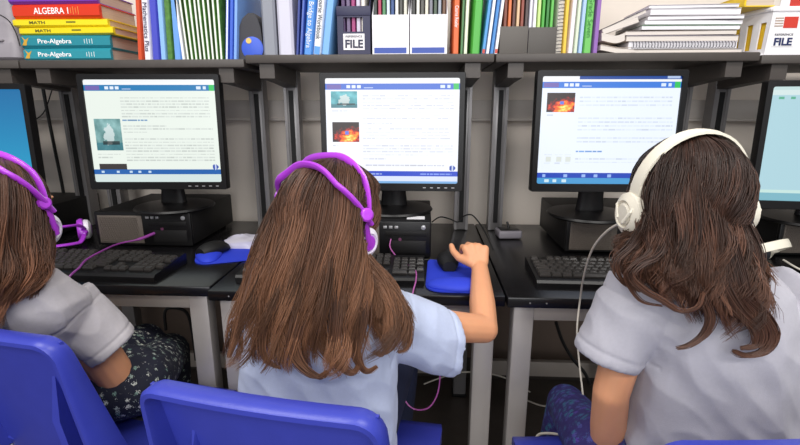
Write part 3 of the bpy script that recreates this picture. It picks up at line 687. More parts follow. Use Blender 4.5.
MB().box((lx-.006, -.0046, .074), (lx+.032, -.003, .104)).build('sticker_picture', paint('cf3a2a', .5), t, label='red sticker picture')
rl = MB()
for k in range(4): rl.box((lx-.03, -.0046, .078+.007*k), (lx-.008, -.003, .081+.007*k))
rl.build('sticker_lines', paint('b09a8a', .5), t)
dv = (B1-B0).normalized(); ang = math.atan2(dv.y, dv.x)
for k, (c_, p_) in enumerate((('f0c52a', 'right behind the slots'), ('e8b820', 'second from the slots'), ('f5d650', 'third from the slots'))):
    o = A0.lerp(B0, .5)+Vector((.014+.016*k, .012, 0)); q = thing('folder', f'yellow folder {p_} of the white file basket', 'folder', (t.location.x+o.x, t.location.y+o.y, t.location.z+.005), ang, 'yellow folders in the white basket')
    MB().box((.004, -.0035, 0), (.215, -.0015, .106)).build('cover', paint(c_, .5), q); MB().box((.004, -.0012, .001), (.213, .0035, .103)).build('pages', M_PAGE, q); MB().box((.004, .0038, 0), (.215, .0058, .106)).build('cover', paint(c_, .5), q)
q = thing('book', 'yellow book lying across the top of the white file basket', 'book', (SX(760), 1.50, zs(1.1)+H+.0155), 0)
bb_ = MB().box((-.065, 0, 0), (.02, .22, .003)); bb_.box((-.065, 0, .030), (.02, .22, .033)); bb_.box((-.065, 0, .002), (-.060, .22, .031)); bb_.build('cover', paint('f2cd1c', .4), q); MB().box((-.058, .003, .003), (.018, .217, .030)).build('pages', M_PAGE, q)
q = thing('picture_card', 'small red and white card standing at the top of the white basket', 'card', (SX(785), 1.50, zs(1.1)+H+.0155), 0)
MB().box((-.035, 0, 0), (.045, .003, .06)).build('card', paint('f0eef0', .5), q); MB().box((-.01, -.001, 0), (.03, .0005, .05)).build('print', paint('c23a30', .5), q)
# grey case at left end
t = thing('equipment_case', 'pale grey plastic case at the left end of the shelf', 'case', (SX(-22), 1.50, zs(-1.5)+.0004)); b = MB(); rings = []
for z, k, y0 in ((0, .94, .02), (.012, 1, .004), (.055, 1.0, 0), (.065, .97, .006), (.075, .97, .008), (.22, .93, .03), (.25, .88, .05)):
    hx = .128*k; pts = []
    for cx_, cy_, a0 in ((hx-.03, .25, 0), (-hx+.03, .25, 90), (-hx+.03, y0+.03, 180), (hx-.03, y0+.03, 270)):
        for j in range(5): a = math.radians(a0+22.5*j); pts.append((cx_+.03*math.cos(a), cy_+.03*math.sin(a), z))
    rings.append(pts)
b.loft(rings); b.build('body', mat('grey_case', '9a949a', .5, var=.05), t)
MB().box((-.10, -.006, .058), (.09, .012, .064), .002).build('seam_strip', paint('8d888c', .5), t)
cable('case_cord', [at(-6, 12, 1.49), at(8, 20, 1.488), at(16, 33, 1.488), at(20, 46, 1.486)], .0018, M_CORD, 'thin dark cord hanging down the front of the pale grey case')

# ------------------------------------------------------------------ chairs
def chair(loc, rz, label, dk=1.32):
    """blue one-piece school chair shell on a steel frame; +Y is the way the sitter faces"""
    t = thing('school_chair', label, 'chair', loc, rz, 'blue plastic school chairs')
    zt, zb = .79, .50; lean = math.tan(math.radians(15))
    def bp(x, z, off=0):
        f = (z-zb)/(zt-zb); return Vector((x, -.175-(z-zb)*lean - .022*(1-(x/.17)**2)*(.35+.65*(1-f)) + off, z))
    HW = lambda z: .168+.012*(1-(z-zb)/(zt-zb))
    def grid(off, n=16, mz=12):
        return [[bp(HW(z)*(-1+2*i/n), z, off) for i in range(n+1)] for z in np.linspace(zb-.03, zt, mz+1)]
    A, B = grid(0), grid(.006); b = MB()
    rings = [[*a, *reversed(c_)] for a, c_ in zip(A, B)]; b.loft(rings); b.build('backrest', M_CHAIR, t)
    # flange that runs up one side, across the top with round corners and down the other side
    path = []; R_ = .028
    for z in np.linspace(zb-.03, zt-R_, 9): path.append((-HW(z), z))
    for a in np.linspace(165, 95, 6): path.append((-HW(zt)+R_+R_*math.cos(math.radians(a)), zt-R_+R_*math.sin(math.radians(a))))
    for x in np.linspace(-HW(zt)+R_+.01, HW(zt)-R_-.01, 7): path.append((x, zt))
    for a in np.linspace(85, 15, 6): path.append((HW(zt)-R_+R_*math.cos(math.radians(a)), zt-R_+R_*math.sin(math.radians(a))))
    for z in np.linspace(zt-R_, zb-.03, 9): path.append((HW(z), z))
    rings = []; T0 = .009
    for i, (x, z) in enumerate(path):
        a0 = Vector((*path[max(i-1, 0)], 0)); a1 = Vector((*path[min(i+1, len(path)-1)], 0)); d = (a1-a0).normalized(); nx_, nz_ = -d.y, d.x
        dep = .024+.034*max(0, min(1, (zt-.03-z)/.22)); o = bp(min(.18, max(-.18, x)), z); q = []
        for s, yy in ((-T0, .010), (0, .013), (T0*.7, .009), (T0, .0), (T0, -dep+.006), (T0*.5, -dep), (-T0*.3, -dep), (-T0*.6, -dep+.006)):
            q.append((x+nx_*s, o.y+yy, z+nz_*s))
        rings.append(q)
    r_ = MB(); r_.loft(rings); r_.build('rim', M_CHAIR, t)
    for s in (-1, 1):
        g = MB(); x = s*.118
        pts = [bp(x, zt-.075, .002), bp(x, zb-.02, .002), bp(x, zb-.02, -.05), bp(x, zt-.16, -.034)]
        g.loft([[(p.x-.003, p.y, p.z) for p in pts], [(p.x+.003+.012*s*(k in (2, 3)), p.y, p.z) for k, p in enumerate(pts)]], smooth=False); g.build('rib', M_CHAIR, t)
    s_ = MB(); rings = []
    for y, z, hw in [(-.185, .505, .17), (-.178, .485, .175), (-.155, .464, .18), (-.10, .452, .188), (0, .447, .195), (.09, .452, .198), (.135, .452, .196), (.16, .440, .19), (.174, .42, .185), (.178, .40, .182)]:
        y = y*dk if y > 0 else y
        top = [(hw*(-1+2*i/12), y, z-.012*(1-(2*i/12-1)**2)*(1 if -.15 < y < .15 else .4)+.004) for i in range(13)]
        rings.append(top+[(hw, y-.002, z-.028), *[(x_, y_-.004, z_-.009) for x_, y_, z_ in reversed(top[1:-1])], (-hw, y-.002, z-.028)])
    s_.loft(rings); s_.build('seat', M_CHAIR, t)
    for sx in (-1, 1):
        for y0, y1, yt in ((.14*dk, .175*dk, .10*dk), (-.17, -.225, -.10)):
            lg = MB(); lg.tube(crom([(sx*.15, yt, .436), (sx*.165, y0, .40), (sx*.185, y1, .03)], 14), .0105, 12); lg = lg.build('leg', M_CHROME, t)
            MB().lathe([(.013, 0), (.013, .03), (.009, .034)], (sx*.1855, y1, 0), seg=14).build('foot_cap', M_BLKM, lg)
        MB().tube([(sx*.15, -.13, .436), (sx*.15, .15, .436)], .0105, 10).build('frame_rail', M_CHROME, t)
    MB().tube([(-.15, 0, .434), (.15, 0, .434)], .009, 10).build('crossbar', M_CHROME, t)
    return t
chair((-.175, .795, 0), math.radians(-10), 'blue school chair in the front middle, seating the girl with purple headband')
chair((-.71, .968, 0), math.radians(-13), 'blue school chair at the left, seating the girl in floral leggings', 1.0)
chair((.42, .745, 0), math.radians(6), 'blue school chair seating the girl in cream headphones')

# ------------------------------------------------------------------ people
def Rz(a): return Matrix.Rotation(a, 3, 'Z')
def frame(rz, rx=0, ry=0): return Matrix.Rotation(rz, 3, 'Z') @ Matrix.Rotation(rx, 3, 'X') @ Matrix.Rotation(ry, 3, 'Y')
def hand(mb, wrist, fwd, up, side, curl, s=1.0, spread=.1):
    """five fingers rooted in a palm. fwd: towards the fingers, up: back of the hand, side: +1 thumb lies to the left of fwd"""
    W = Vector(wrist); f = Vector(fwd).normalized(); u = Vector(up); u = (u-f*u.dot(f)).normalized(); l = u.cross(f)*side
    palm = []
    for k, (off, ln, rr) in enumerate(((.026, .070, .0095), (.009, .075, .010), (-.009, .071, .0095), (-.025, .062, .0085))):
        root = W+f*.018*s+l*off*.55*s; kn = W+f*ln*.86*s+l*off*s+u*.004*s
        mb.cap(root, .0135*s, kn, .0115*s)
        L = (.068, .076, .070, .054)[k]*s; dirn = (f+l*(off*spread*14)).normalized(); p = kn; ang = 0; r0 = rr*s*.92
        for j, fr in enumerate((.46, .30, .24)):
            ang += curl[j]; d = (dirn*math.cos(ang)-u*math.sin(ang)); q = p+d*L*fr; mb.cap(p, r0, q, r0*.90); p = q; r0 *= .90
    a = W+f*.022*s+l*.020*s; b = a+(f*.55+l*.62-u*.35).normalized()*.036*s; c = b+(f*.85+l*.28-u*.42).normalized()*.030*s; d = c+(f*.95+l*.0-u*.3).normalized()*.022*s
    mb.cap(a, .0145*s, b, .011*s); mb.cap(b, .0105*s, c, .0095*s); mb.cap(c, .0092*s, d, .0078*s)
def head(mb, hc, M, k=1.0):
    c = Vector(hc); L = lambda x, y, z: c+M @ Vector((x*k, y*k, z*k)); E_ = lambda p, r: mb.ell(L(*p), [v*k for v in r], M)
    E_((0, -.006, .018), (.071, .089, .082)); E_((0, .030, -.038), (.054, .056, .062)); E_((0, .052, -.082), (.024, .024, .019))
    E_((.034, .052, -.035), (.022, .022, .024)); E_((-.034, .052, -.035), (.022, .022, .024))
    mb.cap(L(0, .083, .004), .007*k, L(0, .096, -.027), .0095*k); E_((.010, .089, -.029), (.007, .007, .006)); E_((-.010, .089, -.029), (.007, .007, .006))
    E_((0, .083, -.050), (.019, .008, .0045)); E_((0, .082, -.058), (.016, .008, .005))
    for s in (-1, 1):
        E_((s*.030, .076, .024), (.020, .009, .006)); E_((s*.074, -.002, -.018), (.008, .019, .029)); E_((s*.081, -.008, -.008), (.006, .012, .018))
def eyes(parent, hc, M, k=1.0):
    c = Vector(hc)
    for s in (-1, 1):
        p = c+M @ Vector((s*.030*k, .074*k, .005*k)); e = MB(); e.ell(p, (.0125*k, .0125*k, .0125*k), M, 0, 16); e.ell(p+M @ Vector((0, .0085*k, 0)), (.006*k, .005*k, .006*k), M, 1, 12)
        e.build('eye', [M_EYE, M_IRIS], parent, world=True)
def px_ring(xl, xr, y, Y, ry, n=28, sq=2.5, bulge=0):
    a, b = at(xl, y, Y), at(xr, y, Y); c = (a+b)/2; rx = abs(b[0]-a[0])/2; out = []
    for i in range(n):
        t = 2*PI*i/n; cs, sn = math.cos(t), math.sin(t)
        out.append((c[0]+rx*math.copysign(abs(cs)**(2/sq), cs), c[1]+ry*math.copysign(abs(sn)**(2/sq), sn), c[2]))
    return out
def ring3(c, n_, up, ru, rv, n=24):
    n_ = Vector(n_).normalized(); u = Vector(up); u = (u-n_*u.dot(n_)).normalized(); v = n_.cross(u); c = Vector(c)
    return [c+u*math.cos(2*PI*i/n)*ru+v*math.sin(2*PI*i/n)*rv for i in range(n)]
def sleeve(mb, sh, cuff, axis_end, r0, ru, rv, up=(0, 0, 1)):
    """cup shaped short sleeve, closed inside the shoulder, hollow at the cuff"""
    sh, cuff = Vector(sh), Vector(cuff); ax = (cuff-sh); ne = Vector(axis_end).normalized(); n0 = ax.normalized(); R = []
    for f in (-.05, .15, .35, .55, .75, .9, 1): c = sh.lerp(cuff, f); nn = n0.lerp(ne, max(0, f)**2); R.append(ring3(c, nn, up, r0[0]+(ru-r0[0])*max(0, f), r0[1]+(rv-r0[1])*max(0, f)))
    for f, k in ((1.0, .90), (.93, .86), (.86, .80)): R.append(ring3(sh.lerp(cuff, f), ne if f > .95 else n0.lerp(ne, f*f), up, ru*k, rv*k))
    mb.loft(R); a_ = Vector(axis_end).normalized()
    SEAMS.append((cuff-a_*.019, a_, max(ru, rv)*1.5)); SEAMS.append((sh+n0*.022, n0, r0[0]*1.35))
SEAMS = []
def folds(seed, amp=.0045, s1=(14, 14, 26), seams=()):
    def f(p, n):
        sm = 0
        for c, ax, rad_ in seams:
            v = p-c
            if v.length < rad_: sm -= .0022*math.exp(-(v.dot(ax)/.0028)**2)
        a = noise.noise(Vector((p.x*s1[0]+seed, p.y*s1[1], p.z*s1[2]*.55+p.x*9)))
        b = noise.noise(Vector((p.x*34+seed, p.y*34, p.z*22)))
        d_ = noise.noise(Vector(((p.x+p.z*.8)*16+seed*2, p.y*6, (p.z-p.x*.6)*5)))
        return sm+amp*(1-abs(a)*2.4)*.8+amp*.35*b+amp*.7*(1-abs(d_)*3)*.6
    return f
def hair_mesh(guides, centre, locks, per, c0, c1, wave=.006, freq=1.6, seed=1, scalp=None, rad=.00095, tail=(.8, 1.04), spread=.33, curl=0, T=26, shell_to=.80, extra=()):
    """long hair: a thick under-volume plus many strands gathered in locks"""
    g = np.random.default_rng(seed); GT = np.stack([crom(q, T) for q in guides]); nG = len(guides); ctr = np.asarray(centre)
    V, Fq, C = [], [], []
    def put(vs, fs, cs):
        n = sum(len(a) for a in V); V.append(vs); Fq.append(fs+n); C.append(cs)
    def samp(u, tt):
        u = np.clip(u, 0, nG-1); i = np.minimum(u.astype(int), nG-2); f = u-i; f = f*f*(3-2*f)*.5+f*.5
        x = np.clip(tt, 0, 1.06)*(T-1); j = np.clip(x.astype(int), 0, T-2); h = x-j
        P = lambda a, b: GT[a, b]
        p0 = P(i, j)*(1-h)[:, None]+P(i, j+1)*h[:, None]; p1 = P(i+1, j)*(1-h)[:, None]+P(i+1, j+1)*h[:, None]
        return p0*(1-f)[:, None]+p1*f[:, None]
    def push(p, lim):
        if not scalp: return p
        hc, M, r = scalp; Mm = np.array(M); q = (p-np.array(hc))@Mm/np.array(r); n_ = np.linalg.norm(q, axis=-1)
        k = np.where((n_ < lim) & (q[..., 2] > -.75), lim/np.maximum(n_, 1e-6), 1.0); k = 1+(k-1)*np.clip((q[..., 2]+.75)/.3, 0, 1)
        return np.array(hc)+(q*k[..., None]*np.array(r))@Mm.T
    def inward(p):
        d = ctr[None, :]-p; d[:, 2] *= .35; d /= np.linalg.norm(d, axis=1)[:, None]+1e-9; return d
    c0, c1 = np.array(lin(c0)[:3]), np.array(lin(c1)[:3])
    # under-volume
    us = np.linspace(0, nG-1, 44); ts = np.linspace(0, shell_to, 34)
    out = np.stack([samp(np.full(34, u), ts) for u in us]); flat = out.reshape(-1, 3); inn = inward(flat.copy()).reshape(out.shape)
    tap = (1-(ts/shell_to)**3)[None, :, None]; A = push(out+inn*(.008+.004*(1-tap)), 1.01); B = push(out+inn*(.010+.022*tap), .90)
    n = 44*34; idx = np.arange(n).reshape(44, 34); q = []
    for o, rev in ((0, 0), (n, 1)):
        a = np.stack([idx[:-1, :-1], idx[1:, :-1], idx[1:, 1:], idx[:-1, 1:]], -1).reshape(-1, 4)+o; q.append(a[:, ::-1] if rev else a)
    edge = list(idx[0, :])+list(idx[1:, -1])+list(idx[-1, -2::-1])+list(idx[-2:0:-1, 0]); edge = np.array(edge); nx_ = np.roll(edge, -1)
    q.append(np.stack([edge, nx_, nx_+n, edge+n], -1))
    put(np.concatenate([A.reshape(-1, 3), B.reshape(-1, 3)]), np.concatenate(q), np.tile(c0*.75, (2*n, 1)))
    if scalp:
        hc, M, r, = scalp; mb = MB(); mb.ell((0, 0, 0), r, None, 0, 36); sv = np.array(mb.v); keep = lambda p: p[2] > -.02 or p[1] < 0
        M_ = np.array(M); sv2 = sv@M_.T+np.array(hc); fs = []
        zz = sv/np.array(r)
        for f in mb.f:
            cc = zz[list(f)].mean(0)
            if cc[2] > .30 or (cc[1] < .25 and cc[2] > -.5): fs.append(list(f) if len(f) == 4 else list(f)+[f[-1]])
        quads = np.array([f for f in fs if len(set(f)) == 4]); put(sv2, quads, np.tile(c0*.8, (len(sv2), 1)))
    # strands
    S = 3; TS = np.linspace(0, 1, T)
    for L in range(locks):
        u0 = g.uniform(0, nG-1); te = g.uniform(*tail); ph = g.uniform(0, 2*PI); dep = g.uniform(-.003, .012); am = wave*g.uniform(.5, 1.5); fq = freq*g.uniform(.75, 1.3); tone = g.uniform(.42, 1.5); wide = spread*g.uniform(.6, 1.3)
        lx = g.normal(0, .004); lim = g.uniform(1.02, 1.07)
        for _ in range(per):
            du = g.normal(0, wide); tt = TS*te*g.uniform(.93, 1.03)
            u = u0+du*(1-.84*TS**1.4)*(.35+.65*np.minimum(1, TS*4+.2)); p = samp(u, tt); inw = inward(p.copy())
            fz = g.normal(0, 1, (4, 2)); fzx = np.interp(TS, [0, .35, .7, 1], fz[:, 0])*.0035*TS; fzy = np.interp(TS, [0, .35, .7, 1], fz[:, 1])*.002*TS; d2 = dep+g.normal(0, .0028); p = p+inw*(d2*np.minimum(1, TS*3+.15))[:, None]
            p = push(p, lim+g.uniform(-.02, .02)); env = TS**1.4; p[:, 0] += am*env*np.sin(2*PI*fq*TS+ph)+lx*env+fzx; p[:, 1] -= np.abs(fzy); p[:, 1] += am*.7*env*np.cos(2*PI*fq*TS+ph)
            if curl:
                e2 = np.maximum(0, (TS-.45)/.55)**1.5; p[:, 0] += curl*e2*np.sin(2*PI*(fq*1.3)*TS+ph*2); p[:, 2] += curl*.55*e2*np.cos(2*PI*(fq*1.3)*TS+ph*2)
            r = rad*g.uniform(.7, 1.2)*(1-.75*TS**3)
            d = np.gradient(p, axis=0); d /= np.linalg.norm(d, axis=1)[:, None]+1e-9; a = np.cross(d, np.array([.3, .9, .2])); a /= np.linalg.norm(a, axis=1)[:, None]+1e-9; b = np.cross(d, a)
            ring = np.stack([p+r[:, None]*(a*math.cos(k*2*PI/S)+b*math.sin(k*2*PI/S)) for k in range(S)], 1).reshape(-1, 3)
            i = np.arange(T-1)[:, None]*S; k = np.arange(S)[None]; kk = (k+1) % S
            f = np.stack([i+k, i+kk, i+S+kk, i+S+k], -1).reshape(-1, 4)
            tn = tone*g.uniform(.8, 1.2); col = (c0[None]*(1-TS[:, None]**1.3)+c1[None]*TS[:, None]**1.3)*tn
            put(ring, f, np.repeat(col, S, 0))
    def strand(p, r, col):
        d = np.gradient(p, axis=0); d /= np.linalg.norm(d, axis=1)[:, None]+1e-9; a = np.cross(d, np.array([.3, .9, .2])); a /= np.linalg.norm(a, axis=1)[:, None]+1e-9; bb = np.cross(d, a)
        ring = np.stack([p+r[:, None]*(a*math.cos(k*2*PI/S)+bb*math.sin(k*2*PI/S)) for k in range(S)], 1).reshape(-1, 3)
        i = np.arange(T-1)[:, None]*S; k = np.arange(S)[None]; kk = (k+1) % S
        put(ring, np.stack([i+k, i+kk, i+S+kk, i+S+k], -1).reshape(-1, 4), np.repeat(col, S, 0))
    for path, cnt, thick in extra:          # single curls that leave the mass
        base = crom(path, T)
        for _ in range(cnt):
            o = np.array([g.normal(0, thick), abs(g.normal(0, thick*.5))-.001, g.normal(0, thick*.6)])
            q = base+o[None]*(1-.75*TS**2)[:, None]+np.array([g.normal(0, .001), 0, g.normal(0, .001)])[None]*TS[:, None]
            strand(q, rad*g.uniform(.7, 1.1)*(1-.6*TS**3), (c0[None]*(1-TS[:, None])+c1[None]*TS[:, None])*g.uniform(.5, 1.35))
    V_ = np.concatenate(V); F_ = np.concatenate(Fq); C_ = np.clip(np.concatenate(C), 0, 1)
    me = bpy.data.meshes.new('hair'); me.vertices.add(len(V_)); me.vertices.foreach_set('co', V_.astype(np.float32).ravel())
    me.loops.add(F_.size); me.loops.foreach_set('vertex_index', F_.astype(np.int32).ravel()); me.polygons.add(len(F_))
    me.polygons.foreach_set('loop_start', np.arange(0, F_.size, 4, dtype=np.int32)); me.polygons.foreach_set('loop_total', np.full(len(F_), 4, np.int32))
    me.polygons.foreach_set('use_smooth', np.ones(len(F_), bool)); me.update(calc_edges=True); me.validate()
    ca = me.color_attributes.new('colour', 'FLOAT_COLOR', 'POINT'); ca.data.foreach_set('color', np.concatenate([C_, np.ones((len(C_), 1))], 1).astype(np.float32).ravel())
    me.materials.append(M_HAIR); return me
def legs(body, pants, hip, knees, ankles, toe, shoe, r=.068, calf_pants=True):
    for h_, k_, a_, t_ in zip(hip, knees, ankles, toe):
        h_, k_, a_, t_ = map(Vector, (h_, k_, a_, t_))
        body.cap(h_, r*.85, k_, r*.6); body.cap(k_, r*.58, k_.lerp(a_, .35), r*.58); body.cap(k_.lerp(a_, .35), r*.58, a_, r*.38); body.cap(a_, r*.36, t_, r*.3)
        pants.cap(h_, r*1.1, h_.lerp(k_, .5), r*.98); pants.cap(h_.lerp(k_, .5), r*.98, k_, r*.84)
        kk = k_.lerp(a_, .8 if calf_pants else .3); pants.cap(k_, r*.83, k_.lerp(a_, .3), r*.76)
        if calf_pants: pants.cap(k_.lerp(a_, .3), r*.76, kk, r*.52)
        shoe.cap(a_+Vector((0, -.02, -.035)), .030, t_+Vector((0, 0, -.012)), .028); shoe.cap(a_+Vector((0, 0, .0)), .032, a_+Vector((0, -.01, -.03)), .034)
M_SHOE = mat('shoe_canvas', '33343c', .7)
def torso_body(b, pelvis, chest, shl, shr, neck, hc):
    pelvis, chest, shl, shr, neck, hc = map(Vector, (pelvis, chest, shl, shr, neck, hc))
    b.ell(pelvis, (.105, .075, .07)); b.cap(pelvis, .066, chest, .072); b.ell(chest, (.10, .068, .09)); b.cap(shl.lerp(chest, .2), .032, shr.lerp(chest, .2), .032); b.cap(neck, .042, hc+Vector((0, -.02, -.05)), .042)
    b.cap(shl.lerp(neck, .1), .026, neck, .036); b.cap(shr.lerp(neck, .1), .026, neck, .036)

# ---- middle girl
def middle_girl():
    t = thing('person', "girl in the middle with long brown hair, pale blue-grey tee, hand on the mouse", 'person', (-.19, .84, .44))
    hc = at(330, 218, .865); M = frame(math.radians(-38), math.radians(-6)); b, s, p, sh = MB(), MB(), MB(), MB()
    head(b, hc, M); neck = at(326, 268, .845); SR, SL = at(390, 322, .845), at(266, 325, .85); pel = Vector((-.19, .835, .545)); chest = at(325, 330, .83)
    torso_body(b, pel, chest, SL, SR, neck, hc)
    ER = at(484, 329, .965); WR = at(480, 269, 1.175)
    b.cap(SR, .039, ER, .031); b.cap(ER, .031, Vector(ER).lerp(Vector(WR), .4), .031); b.cap(Vector(ER).lerp(Vector(WR), .4), .031, WR, .022)
    hand(b, WR, (-.18, .66, .75), (.1, -.75, .66), 1, (.95, .75, .4), 1.0, .14)
    EL = at(258, 338, .98); WL = Vector((-.30, 1.13, .775)); b.cap(SL, .039, EL, .031); b.cap(EL, .031, WL, .022); hand(b, WL, (.1, 1, -.05), (0, .1, 1), -1, (.3, .4, .3), .84, .12)
    legs(b, p, [(-.26, .86, .525), (-.12, .86, .525)], [(-.25, 1.20, .53), (-.06, 1.20, .53)], [(-.25, 1.16, .12), (-.07, 1.17, .12)], [(-.25, 1.29, .05), (-.06, 1.30, .05)], sh)
    p.ell(pel+Vector((0, 0, -.01)), (.132, .10, .085))
    link('body', remeshed(b, 'body', .0032, M_SKIN, 5), t, True); eyes(t, hc, M)
    SEAMS.clear(); s.loft([px_ring(252, 392, 500, .82, .09), px_ring(246, 396, 445, .81, .092), px_ring(243, 396, 395, .81, .09), px_ring(245, 397, 350, .815, .088), px_ring(248, 400, 325, .82, .085), px_ring(256, 400, 304, .83, .07), px_ring(276, 380, 286, .838, .058), px_ring(300, 354, 270, .845, .048, sq=2), px_ring(304, 350, 264, .845, .044, sq=2)])
    cuff = at(451, 345, .905); sleeve(s, at(383, 320, .835), cuff, (.8, .5, -.05), (.066, .060), .069, .050, (.12, 0, 1))
    sleeve(s, at(268, 322, .84), at(250, 338, .92), (-.1, 1, -.15), (.058, .058), .056, .052, (0, 0, 1))
    link('shirt', remeshed(s, 'shirt', .0034, mat('shirt_cotton_pale', 'bac4de', .9, var=.05, vscale=160, bump=.25, bscale=700, sheen=.15), 6, folds(3.1, seams=list(SEAMS))), t, True)
    link('trousers', remeshed(p, 'trousers', .006, M_NAVY, 4), t, True); link('shoes', remeshed(sh, 'shoes', .006, M_SHOE, 4), t, True)
    A = lambda *q: [at(*v) for v in q]
    G = [A((318, 161, .92), (292, 180, .945), (273, 206, .93), (260, 245, .89), (246, 292, .85), (230, 335, .81), (224, 358, .80)),
         A((321, 160, .89), (296, 174, .875), (279, 206, .85), (266, 250, .80), (254, 298, .765), (244, 342, .745), (241, 366, .735)),
         A((327, 159, .87), (308, 173, .83), (293, 206, .79), (285, 250, .755), (277, 300, .725), (272, 345, .71), (268, 370, .70)),
         A((333, 158, .86), (323, 172, .80), (315, 206, .765), (310, 250, .735), (305, 300, .712), (304, 345, .70), (314, 378, .695)),
         A((337, 158, .86), (338, 172, .80), (336, 206, .762), (334, 250, .733), (331, 300, .71), (332, 345, .70), (339, 373, .695)),
         A((342, 159, .87), (354, 174, .82), (358, 206, .78), (356, 250, .745), (356, 300, .72), (358, 340, .708), (361, 370, .70)),
         A((346, 160, .88), (363, 177, .85), (363, 206, .81), (353, 250, .772), (376, 298, .74), (384, 330, .725), (373, 360, .72)),
         A((350, 161, .89), (371, 180, .89), (368, 206, .84), (357, 248, .79), (383, 286, .775), (398, 322, .755), (396, 352, .745)),
         A((352, 162, .91), (376, 183, .925), (371, 203, .905), (360, 243, .82), (386, 284, .80), (405, 318, .765), (409, 346, .75))]
    me = hair_mesh(G, at(328, 250, .87), 120, 42, '422b22', '7c563e', wave=.017, freq=1.6, seed=5, scalp=(Vector(hc)+M @ Vector((0, -.004, .018)), M, (.075, .093, .087)), shell_to=.62, tail=(.68, 1.0), spread=.25, curl=.005,
        extra=[(A((282, 270, .742), (272, 305, .72), (262, 335, .71), (264, 358, .705), (279, 368, .70)), 45, .006), (A((304, 280, .728), (298, 320, .70), (293, 345, .695), (301, 365, .69), (318, 377, .688), (327, 371, .688)), 60, .007),
               (A((340, 280, .72), (337, 320, .70), (335, 345, .695), (341, 366, .69), (353, 373, .69), (358, 366, .69)), 55, .006), (A((362, 280, .735), (366, 315, .712), (361, 340, .705), (358, 358, .70), (367, 372, .70), (377, 367, .70)), 50, .006),
               (A((380, 290, .765), (393, 318, .745), (392, 340, .735), (383, 354, .73), (374, 352, .73)), 40, .006), (A((386, 288, .785), (402, 312, .755), (409, 332, .745), (406, 348, .74), (398, 352, .74)), 40, .005), (A((258, 260, .80), (246, 300, .77), (236, 335, .76), (229, 357, .755)), 45, .005)])
    ho = link('hair', me, t, True); return hc, M, ho
HC1, HM1, HO1 = middle_girl()
